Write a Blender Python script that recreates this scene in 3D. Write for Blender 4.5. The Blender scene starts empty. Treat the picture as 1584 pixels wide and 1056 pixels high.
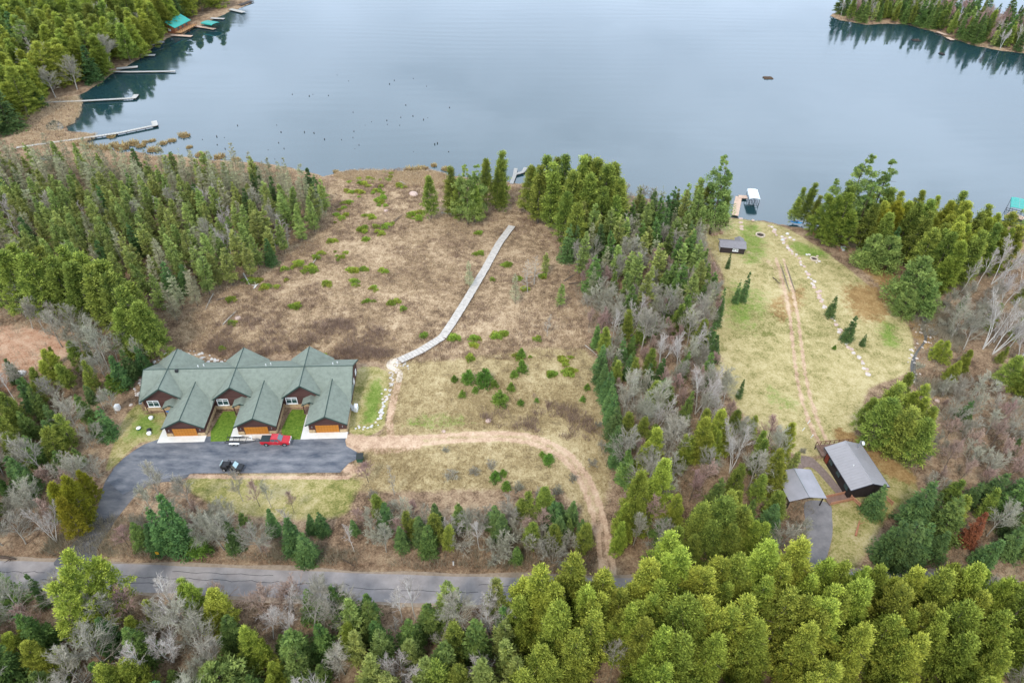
import bpy, bmesh, math, random
import numpy as np
from mathutils import Vector, Matrix

# ---------------------------------------------------------------- camera, world, sun, exposure
SC = bpy.context.scene
COL = SC.collection
PITCH, ROLL, CAM_H, FPX = math.radians(40.0), math.radians(1.5), 106.0, 1080.0
_c, _s, _cr, _sr = math.cos(PITCH), math.sin(PITCH), math.cos(ROLL), math.sin(ROLL)
cam_d = bpy.data.cameras.new('camera')
cam = bpy.data.objects.new('camera', cam_d); COL.objects.link(cam)
cam_d.sensor_width = 36.0; cam_d.lens = 36.0 * FPX / 1584.0
cam_d.clip_start = 1.0; cam_d.clip_end = 8000.0
R_, U_, Fw = Vector((1, 0, 0)), Vector((0, _s, _c)), Vector((0, _c, -_s))
rx = R_ * _cr + U_ * _sr; ux = -R_ * _sr + U_ * _cr
cam.matrix_world = Matrix(((rx.x, ux.x, -Fw.x, 0), (rx.y, ux.y, -Fw.y, 0), (rx.z, ux.z, -Fw.z, CAM_H), (0, 0, 0, 1)))
SC.camera = cam

SUN_EL, SUN_AZ = math.radians(52), math.radians(205)      # azimuth clockwise from +Y: behind and left of the viewer
world = bpy.data.worlds.new("World"); SC.world = world; world.use_nodes = True
wn, wl = world.node_tree.nodes, world.node_tree.links
wn.clear()
wo = wn.new('ShaderNodeOutputWorld'); bg = wn.new('ShaderNodeBackground')
sky = wn.new('ShaderNodeTexSky'); sky.sky_type = 'NISHITA'; sky.sun_disc = False
sky.sun_elevation = SUN_EL; sky.sun_rotation = SUN_AZ; sky.air_density = 1.0; sky.dust_density = 2.0; sky.ozone_density = 1.5
tc = wn.new('ShaderNodeTexCoord'); mp = wn.new('ShaderNodeMapping'); mp.inputs['Scale'].default_value = (1.0, 1.0, 3.0)
cl = wn.new('ShaderNodeTexNoise'); cl.inputs['Scale'].default_value = 2.6; cl.inputs['Detail'].default_value = 6; cl.inputs['Roughness'].default_value = 0.55
rp = wn.new('ShaderNodeValToRGB'); rp.color_ramp.elements[0].position = 0.38; rp.color_ramp.elements[1].position = 0.62
rp.color_ramp.elements[0].color = (0.66, 0.66, 0.66, 1); rp.color_ramp.elements[1].color = (0.92, 0.92, 0.92, 1)
mx = wn.new('ShaderNodeMix'); mx.data_type = 'RGBA'
sx = wn.new('ShaderNodeSeparateXYZ'); wl.new(tc.outputs['Generated'], sx.inputs['Vector'])
hz = wn.new('ShaderNodeValToRGB'); hz.color_ramp.elements[0].position = 0.0; hz.color_ramp.elements[1].position = 0.75
hz.color_ramp.elements[0].color = (0.6, 0.6, 0.6, 1); hz.color_ramp.elements[1].color = (0.17, 0.165, 0.15, 1)
e_ = hz.color_ramp.elements.new(0.3); e_.color = (0.78, 0.78, 0.78, 1); e_ = hz.color_ramp.elements.new(0.5); e_.color = (1.38, 1.36, 1.32, 1)
hm_ = wn.new('ShaderNodeMix'); hm_.data_type = 'RGBA'; hm_.blend_type = 'MULTIPLY'; hm_.inputs['Factor'].default_value = 1.0
hm_.inputs['A'].default_value = (22.5, 26.4, 32.6, 1)      # bright, thin overcast, brightest low in the sky
wl.new(sx.outputs['Z'], hz.inputs['Fac']); wl.new(hz.outputs['Color'], hm_.inputs['B']); wl.new(hm_.outputs['Result'], mx.inputs['B'])
wl.new(tc.outputs['Generated'], mp.inputs['Vector']); wl.new(mp.outputs['Vector'], cl.inputs['Vector'])
wl.new(cl.outputs['Fac'], rp.inputs['Fac']); wl.new(rp.outputs['Color'], mx.inputs['Factor'])
wl.new(sky.outputs['Color'], mx.inputs['A']); wl.new(mx.outputs['Result'], bg.inputs['Color'])
bg.inputs['Strength'].default_value = 0.088
wl.new(bg.outputs['Background'], wo.inputs['Surface'])

sun_d = bpy.data.lights.new('sun', 'SUN'); sun_d.energy = 1.5; sun_d.angle = math.radians(10); sun_d.color = (1.0, 0.95, 0.87)
sun = bpy.data.objects.new('sun', sun_d); COL.objects.link(sun)
sd = Vector((math.sin(SUN_AZ) * math.cos(SUN_EL), math.cos(SUN_AZ) * math.cos(SUN_EL), math.sin(SUN_EL)))
sun.rotation_euler = sd.to_track_quat('Z', 'Y').to_euler()

SC.view_settings.view_transform = 'Standard'; SC.view_settings.look = 'None'
SC.view_settings.exposure = 0.72; SC.view_settings.gamma = 1.0
SC.cycles.max_bounces = 5; SC.cycles.diffuse_bounces = 3; SC.cycles.glossy_bounces = 2; SC.cycles.transmission_bounces = 2
SC.cycles.caustics_reflective = False; SC.cycles.caustics_refractive = False

# ---------------------------------------------------------------- helpers
G = 0.5                                    # height of the land above the lake (lake = 0)
RNG = np.random.default_rng(7)
PI = math.pi


def at(px, py, z=G):
    """a point of the photograph (1584 x 1056) -> the point of the place at height z"""
    a0, b0 = (px - 792) / FPX, (528 - py) / FPX
    a, b = a0 * _cr - b0 * _sr, a0 * _sr + b0 * _cr
    d = Vector((a, _c + b * _s, -_s + b * _c)); t = (z - CAM_H) / d.z
    return Vector((0, 0, CAM_H)) + d * t


def W(pts, z=G):
    return [at(x, y, z).xy for x, y in pts]


def smooth(pts, n=5, closed=False):
    pts = [Vector(p) for p in pts]; out = []; N = len(pts)
    for i in range(N if closed else N - 1):
        if closed: p0, p1, p2, p3 = pts[i - 1], pts[i], pts[(i + 1) % N], pts[(i + 2) % N]
        else: p0, p1, p2, p3 = pts[max(i - 1, 0)], pts[i], pts[i + 1], pts[min(i + 2, N - 1)]
        for k in range(n):
            t = k / n
            out.append(0.5 * ((2 * p1) + (p2 - p0) * t + (2 * p0 - 5 * p1 + 4 * p2 - p3) * t * t + (3 * p1 - p0 - 3 * p2 + p3) * t ** 3))
    if not closed: out.append(pts[-1])
    return out


def inside(X, Y, poly):
    X = np.asarray(X, float); Y = np.asarray(Y, float); r = np.zeros(X.shape, bool)
    for (x1, y1), (x2, y2) in zip(poly, list(poly[1:]) + [poly[0]]):
        c = ((y1 > Y) != (y2 > Y))
        if y1 != y2: r ^= c & (X < (x2 - x1) * (Y - y1) / (y2 - y1) + x1)
    return r


def seg_dist(X, Y, pts, closed=True):
    X = np.asarray(X, float); Y = np.asarray(Y, float); d = np.full(X.shape, 1e9)
    P = list(pts) + ([pts[0]] if closed else [])
    for (x1, y1), (x2, y2) in zip(P[:-1], P[1:]):
        vx, vy = x2 - x1, y2 - y1; L = vx * vx + vy * vy + 1e-12
        t = np.clip(((X - x1) * vx + (Y - y1) * vy) / L, 0, 1)
        d = np.minimum(d, (X - x1 - t * vx) ** 2 + (Y - y1 - t * vy) ** 2)
    return np.sqrt(d)


def sdist(X, Y, poly):
    d = seg_dist(X, Y, poly); return np.where(inside(X, Y, poly), d, -d)


_tab = np.random.default_rng(3).random((257, 257))


def vnoise(X, Y, sc, seed=0):
    x = np.asarray(X, float) / sc + seed * 17.3 + 1000; y = np.asarray(Y, float) / sc + seed * 9.1 + 1000
    xi, yi = np.floor(x).astype(int), np.floor(y).astype(int); fx, fy = x - xi, y - yi
    fx = fx * fx * (3 - 2 * fx); fy = fy * fy * (3 - 2 * fy); t = lambda a, b: _tab[a % 256, b % 256]
    return (t(xi, yi) * (1 - fx) + t(xi + 1, yi) * fx) * (1 - fy) + (t(xi, yi + 1) * (1 - fx) + t(xi + 1, yi + 1) * fx) * fy


def fbm(X, Y, sc, seed=0):
    return 0.55 * vnoise(X, Y, sc, seed) + 0.3 * vnoise(X, Y, sc * .45, seed + 5) + 0.15 * vnoise(X, Y, sc * .2, seed + 11)


# ---- materials
def mat(name, col, rough=0.7, spec=0.3, metal=0.0, var=0.0, vscale=2.0, bump=0.0, bscale=8.0, stretch=None, col2=None, coat=0.0):
    m = bpy.data.materials.new(name); m.use_nodes = True
    n, l = m.node_tree.nodes, m.node_tree.links; b = n['Principled BSDF']
    b.inputs['Roughness'].default_value = rough; b.inputs['Metallic'].default_value = metal
    b.inputs['Specular IOR Level'].default_value = spec; b.inputs['Coat Weight'].default_value = coat
    b.inputs['Base Color'].default_value = (*col, 1)
    if var or bump or col2:
        t = n.new('ShaderNodeTexCoord'); mpn = n.new('ShaderNodeMapping'); l.new(t.outputs['Object'], mpn.inputs['Vector'])
        if stretch: mpn.inputs['Scale'].default_value = stretch
        nz = n.new('ShaderNodeTexNoise'); nz.inputs['Scale'].default_value = vscale; nz.inputs['Detail'].default_value = 5; nz.inputs['Roughness'].default_value = 0.65
        l.new(mpn.outputs['Vector'], nz.inputs['Vector'])
        mr = n.new('ShaderNodeMapRange'); mr.inputs['From Min'].default_value = 0.3; mr.inputs['From Max'].default_value = 0.7
        l.new(nz.outputs['Fac'], mr.inputs['Value'])
        mi = n.new('ShaderNodeMix'); mi.data_type = 'RGBA'
        c2 = col2 or tuple(min(1, c * (1 + var)) for c in col); c1 = col if col2 else tuple(c * (1 - var) for c in col)
        mi.inputs['A'].default_value = (*c1, 1); mi.inputs['B'].default_value = (*c2, 1)
        l.new(mr.outputs['Result'], mi.inputs['Factor']); l.new(mi.outputs['Result'], b.inputs['Base Color'])
        if bump:
            n2 = n.new('ShaderNodeTexNoise'); n2.inputs['Scale'].default_value = bscale; n2.inputs['Detail'].default_value = 4
            l.new(mpn.outputs['Vector'], n2.inputs['Vector'])
            bp = n.new('ShaderNodeBump'); bp.inputs['Strength'].default_value = bump; bp.inputs['Distance'].default_value = 0.1
            l.new(n2.outputs['Fac'], bp.inputs['Height']); l.new(bp.outputs['Normal'], b.inputs['Normal'])
    return m


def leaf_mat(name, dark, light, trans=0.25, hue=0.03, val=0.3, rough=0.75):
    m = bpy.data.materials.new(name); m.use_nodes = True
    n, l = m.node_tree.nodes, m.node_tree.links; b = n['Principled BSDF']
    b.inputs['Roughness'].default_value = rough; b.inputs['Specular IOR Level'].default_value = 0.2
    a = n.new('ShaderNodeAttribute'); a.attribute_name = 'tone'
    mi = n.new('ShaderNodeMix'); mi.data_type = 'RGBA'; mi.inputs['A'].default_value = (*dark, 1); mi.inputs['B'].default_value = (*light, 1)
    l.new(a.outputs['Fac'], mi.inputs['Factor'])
    oi = n.new('ShaderNodeObjectInfo'); hs = n.new('ShaderNodeHueSaturation')
    h = n.new('ShaderNodeMapRange'); h.inputs['To Min'].default_value = 0.5 - hue; h.inputs['To Max'].default_value = 0.5 + hue
    v = n.new('ShaderNodeMapRange'); v.inputs['To Min'].default_value = 1 - val; v.inputs['To Max'].default_value = 1 + val
    w = n.new('ShaderNodeMath'); w.operation = 'MULTIPLY'; w.inputs[1].default_value = 7.31; f = n.new('ShaderNodeMath'); f.operation = 'FRACT'
    l.new(oi.outputs['Random'], h.inputs['Value']); l.new(oi.outputs['Random'], w.inputs[0]); l.new(w.outputs[0], f.inputs[0]); l.new(f.outputs[0], v.inputs['Value'])
    l.new(h.outputs['Result'], hs.inputs['Hue']); l.new(v.outputs['Result'], hs.inputs['Value']); l.new(mi.outputs['Result'], hs.inputs['Color'])
    l.new(hs.outputs['Color'], b.inputs['Base Color'])
    if trans:
        tr = n.new('ShaderNodeBsdfTranslucent'); ms = n.new('ShaderNodeMixShader'); ms.inputs['Fac'].default_value = trans
        l.new(hs.outputs['Color'], tr.inputs['Color']); l.new(b.outputs['BSDF'], ms.inputs[1]); l.new(tr.outputs['BSDF'], ms.inputs[2])
        l.new(ms.outputs['Shader'], n['Material Output'].inputs['Surface'])
    return m


# ---- objects
def tag(o, label=None, cat=None, group=None, kind=None):
    if label: o['label'] = label
    if cat: o['category'] = cat
    if group: o['group'] = group
    if kind: o['kind'] = kind
    return o


def link(name, me, parent=None, m=None):
    o = bpy.data.objects.new(name, me); COL.objects.link(o)
    if parent: o.parent = parent
    if m is not None and not me.materials: me.materials.append(m)
    return o


def thing(name, label, cat, loc=(0, 0, 0), rot=0.0, group=None):
    o = bpy.data.objects.new(name, None); COL.objects.link(o); o.empty_display_size = 0.3
    o.location = loc; o.rotation_euler = (0, 0, rot)
    return tag(o, label, cat, group)


def np_mesh(name, V, Fv, k, tone=None):
    """V (n,3), Fv flat vertex indices of k-gons"""
    me = bpy.data.meshes.new(name); V = np.asarray(V, np.float32); Fv = np.asarray(Fv, np.int32).ravel(); nf = len(Fv) // k
    me.vertices.add(len(V)); me.vertices.foreach_set('co', V.ravel())
    me.loops.add(len(Fv)); me.loops.foreach_set('vertex_index', Fv)
    me.polygons.add(nf); me.polygons.foreach_set('loop_start', np.arange(nf, dtype=np.int32) * k)
    if tone is not None:
        at_ = me.attributes.new('tone', 'FLOAT', 'FACE'); at_.data.foreach_set('value', np.asarray(tone, np.float32))
    me.update(calc_edges=True); me.validate()
    return me


class MB:
    """collects simple solids into ONE mesh"""
    def __init__(s): s.v = []; s.f = []

    def add(s, vs, fs):
        o = len(s.v); s.v += [tuple(v) for v in vs]; s.f += [tuple(i + o for i in f) for f in fs]; return s

    def box(s, c, d, rz=0.0, rot=None):
        hx, hy, hz = d[0] / 2, d[1] / 2, d[2] / 2
        M = rot if rot is not None else Matrix.Rotation(rz, 3, 'Z')
        vs = [Vector(c) + M @ Vector((x * hx, y * hy, z * hz)) for z in (-1, 1) for x, y in ((-1, -1), (1, -1), (1, 1), (-1, 1))]
        return s.add(vs, [(3, 2, 1, 0), (4, 5, 6, 7), (0, 1, 5, 4), (1, 2, 6, 5), (2, 3, 7, 6), (3, 0, 4, 7)])

    def tube(s, p, q, r0, r1=None, n=8, cap=True):
        p, q = Vector(p), Vector(q); r1 = r0 if r1 is None else r1; d = (q - p).normalized()
        a = d.orthogonal().normalized(); b = d.cross(a); o = []
        for c, r in ((p, r0), (q, r1)):
            for i in range(n):
                t = 2 * PI * i / n; o.append(c + a * (r * math.cos(t)) + b * (r * math.sin(t)))
        fs = [(i, (i + 1) % n, n + (i + 1) % n, n + i) for i in range(n)]
        if cap: fs += [tuple(range(n - 1, -1, -1)), tuple(range(n, 2 * n))]
        return s.add(o, fs)

    def prism(s, prof, axis, a, b):
        """profile of (u,v) extruded from a to b; axis 'y': u=x v=z ; axis 'x': u=y v=z ; axis 'z': u=x v=y"""
        f = {'y': lambda u, v, w: (u, w, v), 'x': lambda u, v, w: (w, u, v), 'z': lambda u, v, w: (u, v, w)}[axis]
        n = len(prof); vs = [f(u, v, a) for u, v in prof] + [f(u, v, b) for u, v in prof]
        return s.add(vs, [tuple(range(n - 1, -1, -1)), tuple(range(n, 2 * n))] + [(i, (i + 1) % n, n + (i + 1) % n, n + i) for i in range(n)])

    def quadslab(s, q, t):
        """four corners of a slope, thickened downwards by t"""
        q = [Vector(p) for p in q]; n = (q[1] - q[0]).cross(q[3] - q[0]).normalized()
        if n.z < 0: n = -n
        vs = q + [p - n * t for p in q]
        return s.add(vs, [(0, 1, 2, 3), (7, 6, 5, 4), (0, 4, 5, 1), (1, 5, 6, 2), (2, 6, 7, 3), (3, 7, 4, 0)])

    def build(s, name, m, parent=None, bevel=0.0, sm=False):
        me = bpy.data.meshes.new(name); me.from_pydata(s.v, [], s.f); me.validate()
        bm = bmesh.new(); bm.from_mesh(me); bmesh.ops.recalc_face_normals(bm, faces=bm.faces)
        if bevel: bmesh.ops.bevel(bm, geom=list(bm.edges), offset=bevel, segments=2, affect='EDGES', profile=0.6)
        bm.to_mesh(me); bm.free()
        if sm: me.polygons.foreach_set('use_smooth', [True] * len(me.polygons))
        return link(name, me, parent, m)


def sheet(name, poly, z, m, kind='structure'):
    me = bpy.data.meshes.new(name); bm = bmesh.new()
    f = bm.faces.new([bm.verts.new((p[0], p[1], z)) for p in poly])
    if f.normal.z < 0: f.normal_flip()
    bmesh.ops.triangulate(bm, faces=bm.faces); bmesh.ops.recalc_face_normals(bm, faces=bm.faces)
    for f in bm.faces:
        if f.normal.z < 0: f.normal_flip()
    bm.to_mesh(me); bm.free()
    return tag(link(name, me, None, m), kind=kind)


def ribbon_poly(pts, w):
    L, R = [], []
    for i, p in enumerate(pts):
        t = (Vector(pts[min(i + 1, len(pts) - 1)]) - Vector(pts[max(i - 1, 0)])).normalized(); n = Vector((-t.y, t.x))
        ww = w(i / (len(pts) - 1)) if callable(w) else w
        L.append(Vector(p) + n * ww / 2); R.append(Vector(p) - n * ww / 2)
    return L + R[::-1]


# ---------------------------------------------------------------- land, lake
MAIN_PX = [(394, -25), (385, 5), (370, 12), (348, 20), (335, 27), (322, 36), (300, 42), (285, 52), (262, 58), (243, 66), (232, 76), (222, 88),
           (205, 98), (190, 106), (172, 114), (158, 125), (140, 136), (126, 144), (118, 152), (124, 162), (121, 176), (114, 188), (98, 196),
           (108, 203), (140, 204), (150, 208), (132, 216), (120, 224), (140, 232), (165, 228), (185, 236), (210, 232), (235, 240), (270, 238),
           (300, 245), (350, 248), (400, 250), (450, 262), (500, 272), (520, 268), (548, 263), (600, 264), (640, 266), (668, 262), (700, 272),
           (760, 280), (800, 282), (860, 285), (960, 300), (1040, 312), (1090, 325), (1130, 336), (1180, 340), (1215, 345), (1245, 352),
           (1300, 352), (1370, 350), (1440, 352), (1500, 356), (1545, 352), (1570, 345), (1600, 340), (1800, 335)]
MAIN = [Vector((-3000, -400)), Vector((-3000, 1200)), Vector((-330, 800))] + W(MAIN_PX, 0.2) + [Vector((600, 170)), Vector((3000, 120)), Vector((3000, -400))]
ISLE_PX = [(1285, 24), (1300, 31), (1340, 38), (1395, 36), (1440, 47), (1462, 56), (1480, 61), (1500, 68), (1530, 75), (1584, 83), (1680, 86), (1900, 90),
           (1900, 58), (1620, 38), (1575, 36), (1530, 30), (1490, 20), (1440, 12), (1400, 8), (1340, 8), (1300, 14)]
ISLE = W(ISLE_PX, 0.2)
ax = lambda *seg: np.unique(np.concatenate([np.arange(a, b, s) for a, b, s in seg]))
gx = ax((-3000, -340, 190), (-340, -150, 2.2), (-150, 115, 0.55), (115, 300, 2.2), (300, 3001, 180))
gy = ax((-400, 20, 60), (20, 46, 3), (46, 195, 0.55), (195, 262, 0.9), (262, 440, 1.8), (440, 3001, 160))
GX, GY = np.meshgrid(gx, gy)
X, Y = GX.ravel(), GY.ravel()
shore = np.full(X.shape, -50.0)
near = (np.abs(X) < 420) & (Y < 460)
rag = (fbm(X, Y, 5, 2) - .5) * 3.5
sd_m = np.where(near, 0.0, np.where(inside(X, Y, MAIN), 40.0, -40.0)); sd_i = np.full(X.shape, -40.0)
sd_m[near] = sdist(X[near], Y[near], MAIN); sd_i[near] = sdist(X[near], Y[near], ISLE)
sdl = np.maximum(sd_m, sd_i) + np.where(near, rag, 0)
Z_ = np.clip(0.02 + 0.22 * sdl, -1.8, G)
# far shore of the lake, well beyond the frame
Z_ = np.where(Y > 1500, 2.0, Z_)


def poly_mask(px, soft=1.2):
    P = smooth(W(px), 3, True); m = np.zeros(X.shape); m[near] = np.clip(0.5 + sdist(X[near], Y[near], P) / (2 * soft), 0, 1); return m


BOG = [(325, 450), (395, 402), (480, 345), (512, 280), (548, 262), (600, 262), (668, 260), (700, 275), (800, 290), (830, 340), (868, 400), (895, 480), (905, 540),
       (850, 556), (700, 556), (610, 566), (556, 552), (470, 545), (300, 545), (262, 525)]
FIELD = [(598, 566), (700, 556), (905, 540), (936, 640), (945, 720), (930, 790), (895, 850), (870, 760), (560, 760), (545, 735), (560, 700), (610, 640)]
LAWN = [(1092, 352), (1132, 337), (1200, 346), (1262, 380), (1330, 430), (1385, 480), (1412, 520), (1405, 575), (1345, 600), (1330, 650), (1300, 690), (1235, 705),
        (1165, 655), (1120, 600), (1100, 540), (1112, 480), (1120, 430), (1100, 390)]
masks = {
    'bog': poly_mask(BOG, 2.0), 'field': poly_mask(FIELD, 2.0), 'lawn': poly_mask(LAWN, 1.2),
    'yard': np.maximum.reduce([poly_mask([(175, 690), (190, 650), (214, 625), (225, 640), (262, 640), (255, 680), (215, 685), (165, 730)], .8),
                               poly_mask([(545, 575), (600, 575), (598, 640), (585, 668), (540, 668)], .8),
                               poly_mask([(295, 738), (540, 738), (548, 765), (520, 800), (400, 800), (330, 780)], 1.5),
                               poly_mask([(1250, 715), (1375, 700), (1420, 760), (1370, 800), (1330, 870), (1285, 880), (1284, 790), (1240, 760)], 1.5)]),
    'green': .78 * np.maximum.reduce([poly_mask([(215, 640), (250, 640), (250, 672), (215, 680), (190, 690), (200, 665)], 2.5), poly_mask([(570, 595), (592, 590), (588, 640), (560, 655)], 1.5),
                                poly_mask([(1222, 372), (1265, 382), (1285, 398), (1250, 400), (1226, 388)], 2.5), poly_mask([(1358, 500), (1385, 500), (1393, 540), (1365, 535)], 3),
                                0.7 * poly_mask([(1120, 430), (1180, 445), (1200, 470), (1165, 520), (1115, 500)], 4), 0.8 * poly_mask([(1140, 345), (1180, 350), (1190, 400), (1150, 410), (1140, 380)], 3),
                                0.7 * poly_mask([(620, 655), (660, 635), (720, 640), (730, 660), (650, 668)], 2), 0.7 * poly_mask([(1180, 590), (1225, 610), (1240, 640), (1190, 625)], 2.5)]),
    'dirt': np.zeros(X.shape), 'sand': poly_mask([(-40, 510), (50, 508), (100, 525), (106, 545), (50, 592), (20, 602), (-40, 594)], 2.5),
    'brown': np.maximum.reduce([poly_mask([(1305, 440), (1370, 445), (1385, 480), (1350, 500), (1312, 480)], 3.5) * .8, poly_mask([(1320, 400), (1380, 420), (1450, 490), (1430, 540), (1390, 470)], 2),
                                0.8 * poly_mask([(1300, 660), (1400, 720), (1420, 750), (1380, 740), (1300, 690)], 1.2), poly_mask([(1190, 465), (1240, 440), (1246, 470), (1215, 500), (1195, 490)], 1.5) * .6]),
}


def track(px, width, strength, offs=(0,)):
    C = smooth(W(px), 5)
    for o in offs:
        P = [c + Vector((-(C[min(i + 1, len(C) - 1)] - C[max(i - 1, 0)]).normalized().y, (C[min(i + 1, len(C) - 1)] - C[max(i - 1, 0)]).normalized().x)) * o for i, c in enumerate(C)]
        d = np.full(X.shape, 99.0); d[near] = seg_dist(X[near], Y[near], P, False)
        masks['dirt'] = np.maximum(masks['dirt'], strength * np.clip(1.3 - d / width, 0, 1))


LOOP = [(530, 690), (570, 684), (640, 682), (720, 676), (790, 675), (835, 684), (872, 703), (900, 735), (918, 775), (930, 820), (938, 865), (943, 900)]
track(LOOP, 0.5, 1.1, (-.95, .95)); track(LOOP, 2.0, .5)
track([(536, 682), (560, 686), (600, 688), (640, 684)], 2.6, 1.0); track([(530, 720), (548, 726), (562, 722)], 1.5, .8)
track([(605, 676), (603, 650), (609, 620), (614, 598), (617, 588)], 0.9, 1.0)
track([(1206, 400), (1218, 440), (1228, 490), (1234, 540), (1243, 600), (1262, 660), (1278, 690)], 0.55, .78, (-1.0, 1.0))
track([(1160, 390), (1200, 415), (1212, 450), (1222, 480)], 2.2, .42); track([(1218, 440), (1225, 480), (1235, 560), (1255, 640), (1275, 690)], 2.6, .3)
track([(285, 736), (420, 738), (540, 738)], 0.7, .8)
n = len(gx); m_ = len(gy)
idx = np.arange(n * m_).reshape(m_, n)
quads = np.stack([idx[:-1, :-1], idx[:-1, 1:], idx[1:, 1:], idx[1:, :-1]], -1).reshape(-1, 4)
me = np_mesh('ground', np.stack([X, Y, Z_], 1), quads, 4)
for nm, keys in (('zone_a', ('bog', 'field', 'lawn')), ('zone_b', ('yard', 'green', 'dirt')), ('zone_c', ('sand', 'brown', 'brown'))):
    a = me.attributes.new(nm, 'FLOAT_COLOR', 'POINT')
    a.data.foreach_set('color', np.stack([masks[k] for k in keys] + [np.ones(X.shape)], 1).astype(np.float32).ravel())


def ground_mat():
    m = bpy.data.materials.new('ground_cover'); m.use_nodes = True; n, l = m.node_tree.nodes, m.node_tree.links; b = n['Principled BSDF']
    b.inputs['Roughness'].default_value = 0.95; b.inputs['Specular IOR Level'].default_value = 0.1
    t = n.new('ShaderNodeTexCoord')

    def noise(sc, det=5, rough=.6, off=0.0, st=None):
        mpn = n.new('ShaderNodeMapping'); mpn.inputs['Location'].default_value = (off, off * 1.7, 0); l.new(t.outputs['Object'], mpn.inputs['Vector'])
        if st: mpn.inputs['Scale'].default_value = st
        z = n.new('ShaderNodeTexNoise'); z.inputs['Scale'].default_value = sc; z.inputs['Detail'].default_value = det; z.inputs['Roughness'].default_value = rough
        l.new(mpn.outputs['Vector'], z.inputs['Vector']); return z.outputs['Fac']

    def ramp(f, stops):
        r = n.new('ShaderNodeValToRGB'); e = r.color_ramp.elements
        while len(e) < len(stops): e.new(0.5)
        for k, (p, c) in enumerate(stops): e[k].position = p; e[k].color = (*c, 1)
        l.new(f, r.inputs['Fac']); return r.outputs['Color']

    def math_(op, a, bb):
        k = n.new('ShaderNodeMath'); k.operation = op
        for i, v in enumerate((a, bb)):
            if isinstance(v, (int, float)): k.inputs[i].default_value = v
            else: l.new(v, k.inputs[i])
        return k.outputs[0]

    def over(base, col, mask, edge, amt=.9):
        mr = n.new('ShaderNodeMapRange'); mr.inputs['From Min'].default_value = 0.35; mr.inputs['From Max'].default_value = 0.65
        k = math_('ADD', mask, math_('MULTIPLY', math_('SUBTRACT', edge, .5), amt)); k = math_('MULTIPLY', k, math_('MINIMUM', math_('MULTIPLY', mask, 12), 1.0))
        l.new(k, mr.inputs['Value']); x = n.new('ShaderNodeMix'); x.data_type = 'RGBA'
        l.new(mr.outputs['Result'], x.inputs['Factor']); l.new(base, x.inputs['A']); l.new(col, x.inputs['B']); return x.outputs['Result']
    fine, mid, big, edge = noise(2.6, 7, .85), noise(.5, 7, .75, 31), noise(.07, 5, .65, 77), noise(.9, 6, .7, 11)
    mixn = math_('ADD', math_('MULTIPLY', fine, .42), math_('ADD', math_('MULTIPLY', mid, .33), math_('MULTIPLY', big, .25)))
    C = {}
    C['litter'] = ramp(mixn, [(0.432, (.075, .048, .03)), (0.485, (.19, .125, .078)), (0.521, (.28, .19, .12)), (0.566, (.36, .27, .17))])
    C['bog'] = ramp(mixn, [(0.423, (.085, .055, .035)), (0.472, (.2, .135, .08)), (0.512, (.32, .225, .135)), (0.566, (.45, .34, .22))])
    C['field'] = ramp(mixn, [(0.423, (.15, .11, .06)), (0.476, (.29, .22, .11)), (0.521, (.38, .3, .16)), (0.574, (.46, .37, .22))])
    C['lawn'] = ramp(mixn, [(0.423, (.13, .135, .035)), (0.472, (.285, .24, .105)), (0.517, (.39, .325, .155)), (0.574, (.48, .4, .225))])
    C['yard'] = ramp(mixn, [(0.423, (.11, .12, .03)), (0.476, (.22, .2, .065)), (0.521, (.33, .28, .12)), (0.574, (.42, .35, .19))])
    C['green'] = ramp(mixn, [(0.423, (.07, .12, .02)), (0.494, (.14, .2, .035)), (0.566, (.24, .27, .08))])
    C['dirt'] = ramp(mixn, [(0.423, (.27, .17, .11)), (0.494, (.44, .3, .2)), (0.566, (.55, .41, .29))])
    C['sand'] = ramp(mixn, [(0.423, (.24, .12, .07)), (0.494, (.42, .24, .15)), (0.566, (.52, .36, .25))])
    C['brown'] = ramp(mixn, [(0.423, (.13, .075, .03)), (0.494, (.25, .15, .06)), (0.566, (.34, .23, .1))])
    za, zb, zc = [], [], []
    for nm, L in (('zone_a', za), ('zone_b', zb), ('zone_c', zc)):
        a = n.new('ShaderNodeAttribute'); a.attribute_name = nm; s = n.new('ShaderNodeSeparateColor'); l.new(a.outputs['Color'], s.inputs['Color']); L += list(s.outputs)[:3]
    c = over(C['litter'], C['bog'], za[0], edge); c = over(c, C['field'], za[1], edge); c = over(c, C['lawn'], za[2], edge, .6); c = over(c, C['yard'], zb[0], edge, .6)
    c = over(c, C['green'], zb[1], math_('ADD', math_('MULTIPLY', mid, .6), math_('MULTIPLY', edge, .4)), 2.2); c = over(c, C['brown'], zc[1], edge, 1.6)
    c = over(c, C['sand'], zc[0], edge, 1.2); c = over(c, C['dirt'], zb[2], edge, 1.1)
    l.new(c, b.inputs['Base Color'])
    bp = n.new('ShaderNodeBump'); bp.inputs['Strength'].default_value = .6; bp.inputs['Distance'].default_value = .25; l.new(mixn, bp.inputs['Height']); l.new(bp.outputs['Normal'], b.inputs['Normal'])
    return m


tag(link('ground', me, None, ground_mat()), kind='structure')


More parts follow.
